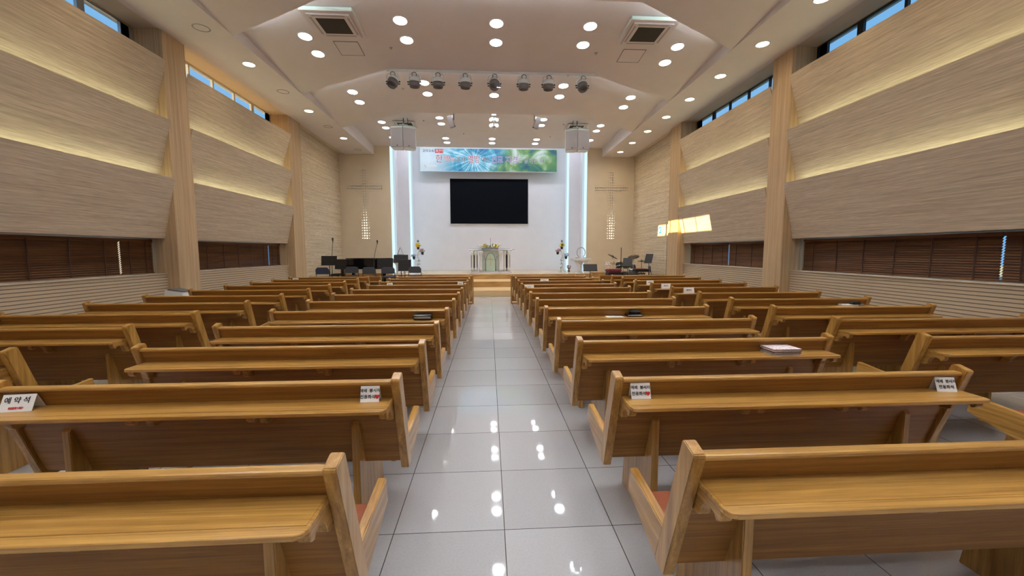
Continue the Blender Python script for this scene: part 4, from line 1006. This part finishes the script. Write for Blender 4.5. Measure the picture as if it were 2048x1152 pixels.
b = NB(); box(b, -.70, -.68, -.69, .69, .74, .95); obj('fallboard', b, flat('fallboard_gloss', (.05, .045, .04), .15), gp)
for x, y in ((-.80, -.60), (-.80, .60), (.66, -.35)):
    b = NB(); box(b, x - .055, x + .055, y - .055, y + .055, .06, .62); lathe(b, [(.03, 0), (.03, .05), (.015, .06)], 10, (x, y, 0)); bev(b, .004, 1); obj('leg', b, black_lacquer, gp)
b = NB(); tube(b, [(-.65, -.10, .62), (-.60, -.06, .12)], .012, 6); tube(b, [(-.65, .10, .62), (-.60, .06, .12)], .012, 6); box(b, -.68, -.54, -.10, .10, .06, .12); obj('pedal_lyre', b, black_lacquer, gp)
gp.scale = (1, 1, 1.09)
bn_ = thing('piano_bench', 'black padded bench at the piano keyboard', 'bench', (-5.95 + .0, 16.1, PZ))
b = NB(); box(b, -.16, .16, -.35, .35, .40, .48); bev(b, .02, 2); obj('seat', b, black_m, bn_)
for sx in (-1, 1):
    for sy in (-1, 1):
        b = NB(); box(b, sx * .13 - .02, sx * .13 + .02, sy * .31 - .02, sy * .31 + .02, 0, .40); obj('leg', b, black_lacquer, bn_)
def mic_stand(x, y, top, lean, label):
    t = thing('microphone_stand', label, 'microphone stand', (x, y, PZ))
    b = NB(); lathe(b, [(.13, 0), (.13, .015), (.02, .03)], 20); obj('base', b, black_metal, t)
    b = NB(); tube(b, [(0, 0, .02), (0, 0, 1.0)], .010, 8); lathe(b, [(.018, .96), (.02, 1.0), (.018, 1.04)], 10); obj('pole', b, black_metal, t)
    b = NB(); tube(b, [(0, 0, 1.0), (lean * .5, 0, (1.0 + top) / 2), (lean, 0, top - .12)], .008, 8); obj('boom', b, black_metal, t)
    b = NB(); lathe(b, [(.012, -.10), (.02, -.02), (.028, .0), (.028, .03), (.012, .055)], 12, (lean, 0, top - .06)); m = obj('microphone', b, black_m, t)
    pts = [(lean + .048 * math.cos(a), 0, top - .06 + .048 * math.sin(a)) for a in [2 * PI * k / 16 for k in range(17)]]
    b = NB(); tube(b, pts, .005, 5); obj('shock_mount', b, steel, m)
mic_stand(-5.58, 14.55, 1.82, .06, 'tall microphone stand at the far left among the music stands')
mic_stand(-4.33, 15.25, 1.76, .15, 'leaning microphone stand in front of the piano')

# right corner: amplifier, keyboard and drum kit
am = thing('amplifier', 'black amplifier with a burgundy cloth on top, right of the stage steps', 'amplifier', (4.37, 14.1, PZ))
b = NB(); box(b, -.27, .27, -.20, .20, 0, .58); bev(b, .015, 2); obj('cabinet', b, black_m, am)
b = NB(); box(b, -.23, .23, -.206, -.20, .04, .42); obj('grille', b, greydk, am)
b = NB(); box(b, -.23, .23, -.206, -.20, .46, .54); obj('control_panel', b, black_metal, am)
b = NB()
for k in range(6): lathe(b, [(.014, 0), (.012, .02)], 10, mat=Matrix.Translation((-.18 + k * .07, -.206, .50)) @ Matrix.Rotation(PI / 2, 4, 'X'))
obj('knobs', b, steel, am)
b = NB(); box(b, -.28, .20, -.21, .21, .585, .70); bev(b, .03, 3); tag(obj('folded_cloth', b, burg, loc=(4.37, 14.1, PZ), rot=(0, 0, 0)), 'folded burgundy cloth lying on the black amplifier', 'cloth')
def drum(x, y, z, r, h, shell, head, label, rot=None, legs=True, name='drum', zb=PZ):
    t = thing(name, label, 'drum', (x, y, zb), 0, 'drum kit')
    M = Matrix.Translation((0, 0, z - zb)) @ (rot if rot else Matrix.Identity(4))
    b = NB(); lathe(b, [(r, -h / 2), (r, h / 2)], 26, mat=M); obj('shell', b, shell, t)
    b = NB(); lathe(b, [(r * .98, h / 2), (r * .98, h / 2 + .006)], 26, mat=M); lathe(b, [(r * .98, -h / 2), (r * .98, -h / 2 - .006)], 26, mat=M); obj('drum_head', b, head, t)
    b = NB()
    for e in (-1, 1): lathe(b, [(r + .008, e * (h / 2 - .02)), (r + .012, e * h / 2), (r + .004, e * (h / 2 + .01)), (r - .004, e * (h / 2 + .004))], 26, mat=M)
    obj('hoops', b, chrome, t)
    if not legs and z > .8:
        b = NB(); tube(b, [(0, .06, z - zb - .06), (0, .10, .56)], .012, 8); obj('mount', b, chrome, t)
    if legs:
        zc_ = z - zb
        for a in (.3, 2.4, 4.5):
            b = NB(); tube(b, [(r * .9 * math.cos(a), r * .9 * math.sin(a), zc_ - h * .3), (r * 1.05 * math.cos(a), r * 1.05 * math.sin(a), 0.0)], .009, 6); obj('leg', b, chrome, t)
    return t
drum(4.47, 15.05, 1.08, .20, .10, chrome, white_pl, 'white-topped snare drum on thin legs, left of the drum kit')
drum(5.12, 15.5, .48, .27, .34, black_lacquer, greydk, 'black bass drum lying on its side in the drum kit', Matrix.Rotation(PI / 2, 4, 'X'), False)
drum(4.97, 15.42, 1.0, .13, .16, black_m, greydk, 'small black tom drum beside the upright rod', Matrix.Rotation(-.5, 4, 'X'))
drum(5.26, 15.42, 1.0, .14, .17, black_m, greydk, 'second black tom drum, under the tilted cymbals', Matrix.Rotation(-.5, 4, 'X'))
drum(5.40, 15.02, .72, .19, .26, greydk, white_pl, 'grey floor tom drum between the kit and the keyboard')
def cymbal(x, y, zc_, r, rot, label, name='cymbal_stand', top=None, hat=False):
    t = thing(name, label, 'cymbal', (x, y, PZ), 0, 'drum kit')
    b = NB(); tube(b, [(0, 0, .22), (0, 0, zc_ - PZ + .05 if top is None else top - PZ)], .010, 8); obj('pole', b, black_metal if top else chrome, t)
    for a in (.2, 2.3, 4.4):
        b = NB(); tube(b, [(0, 0, .30), (math.cos(a) * .16, math.sin(a) * .16, .01)], .008, 6); obj('leg', b, chrome, t)
    M = Matrix.Translation((0, 0, zc_ - PZ)) @ rot
    b = NB(); lathe(b, [(r, -.004), (r * .5, .012), (r * .22, .018), (r * .14, .035), (.012, .04)], 30, mat=M); 
    if hat: lathe(b, [(r, -.012), (r * .5, -.028), (r * .2, -.034), (.012, -.045)], 30, mat=M)
    obj('cymbal', b, bronze, t)
cymbal(4.70, 15.4, 1.33, .21, Matrix.Rotation(.42, 4, 'Y') @ Matrix.Rotation(.25, 4, 'X'), 'dark cymbal tilted down to the right, left side of drum kit')
cymbal(5.58, 15.55, 1.31, .22, Matrix.Rotation(-.25, 4, 'Y') @ Matrix.Rotation(.30, 4, 'X'), 'dark cymbal tilted up to the right, right side of drum kit')
cymbal(5.74, 15.12, 1.16, .17, Matrix.Identity(4), 'level pair of hi-hat cymbals nearest the grey chairs', 'hi_hat_stand', 1.24, True)
t = thing('boom_stand', 'tall black rod standing in the drum kit', 'microphone stand', (4.90, 15.0, PZ))
b = NB(); tube(b, [(0, 0, .05), (0, 0, 1.47)], .014, 8); obj('pole', b, black_metal, t)
b = NB()
for a in (0, 2.1, 4.2): tube(b, [(0, 0, .20), (math.cos(a) * .16, math.sin(a) * .16, .01)], .008, 6)
obj('tripod_foot', b, black_metal, t)
kb2 = thing('electronic_keyboard', 'dark red and black electronic keyboard on a stand beside the drums', 'keyboard', (5.45, 14.45, PZ))
b = NB(); box(b, -.24, .26, -.16, .16, .58, .68); bev(b, .01, 2); obj('body', b, black_m, kb2)
b = NB(); box(b, -.22, .20, -.15, .15, .682, .70); bev(b, .008, 2); obj('cover_cloth', b, pinkred, kb2)
for sx in (-1, 1):
    b = NB(); tube(b, [(sx * .2, -.15, .0), (sx * -.16, .10, .58)], .012, 8); obj('leg', b, black_metal, kb2)
t = thing('drum_throne', 'round dark stool behind the drums', 'stool', (5.32, 15.95, PZ))
b = NB(); lathe(b, [(.15, .44), (.16, .47), (.15, .52), (.05, .535)], 20); obj('seat', b, black_m, t)
b = NB(); tube(b, [(0, 0, .1), (0, 0, .45)], .016, 8)
for a in (0, 2.1, 4.2): tube(b, [(0, 0, .28), (math.cos(a) * .2, math.sin(a) * .2, .01)], .009, 6)
obj('tripod', b, chrome, t)
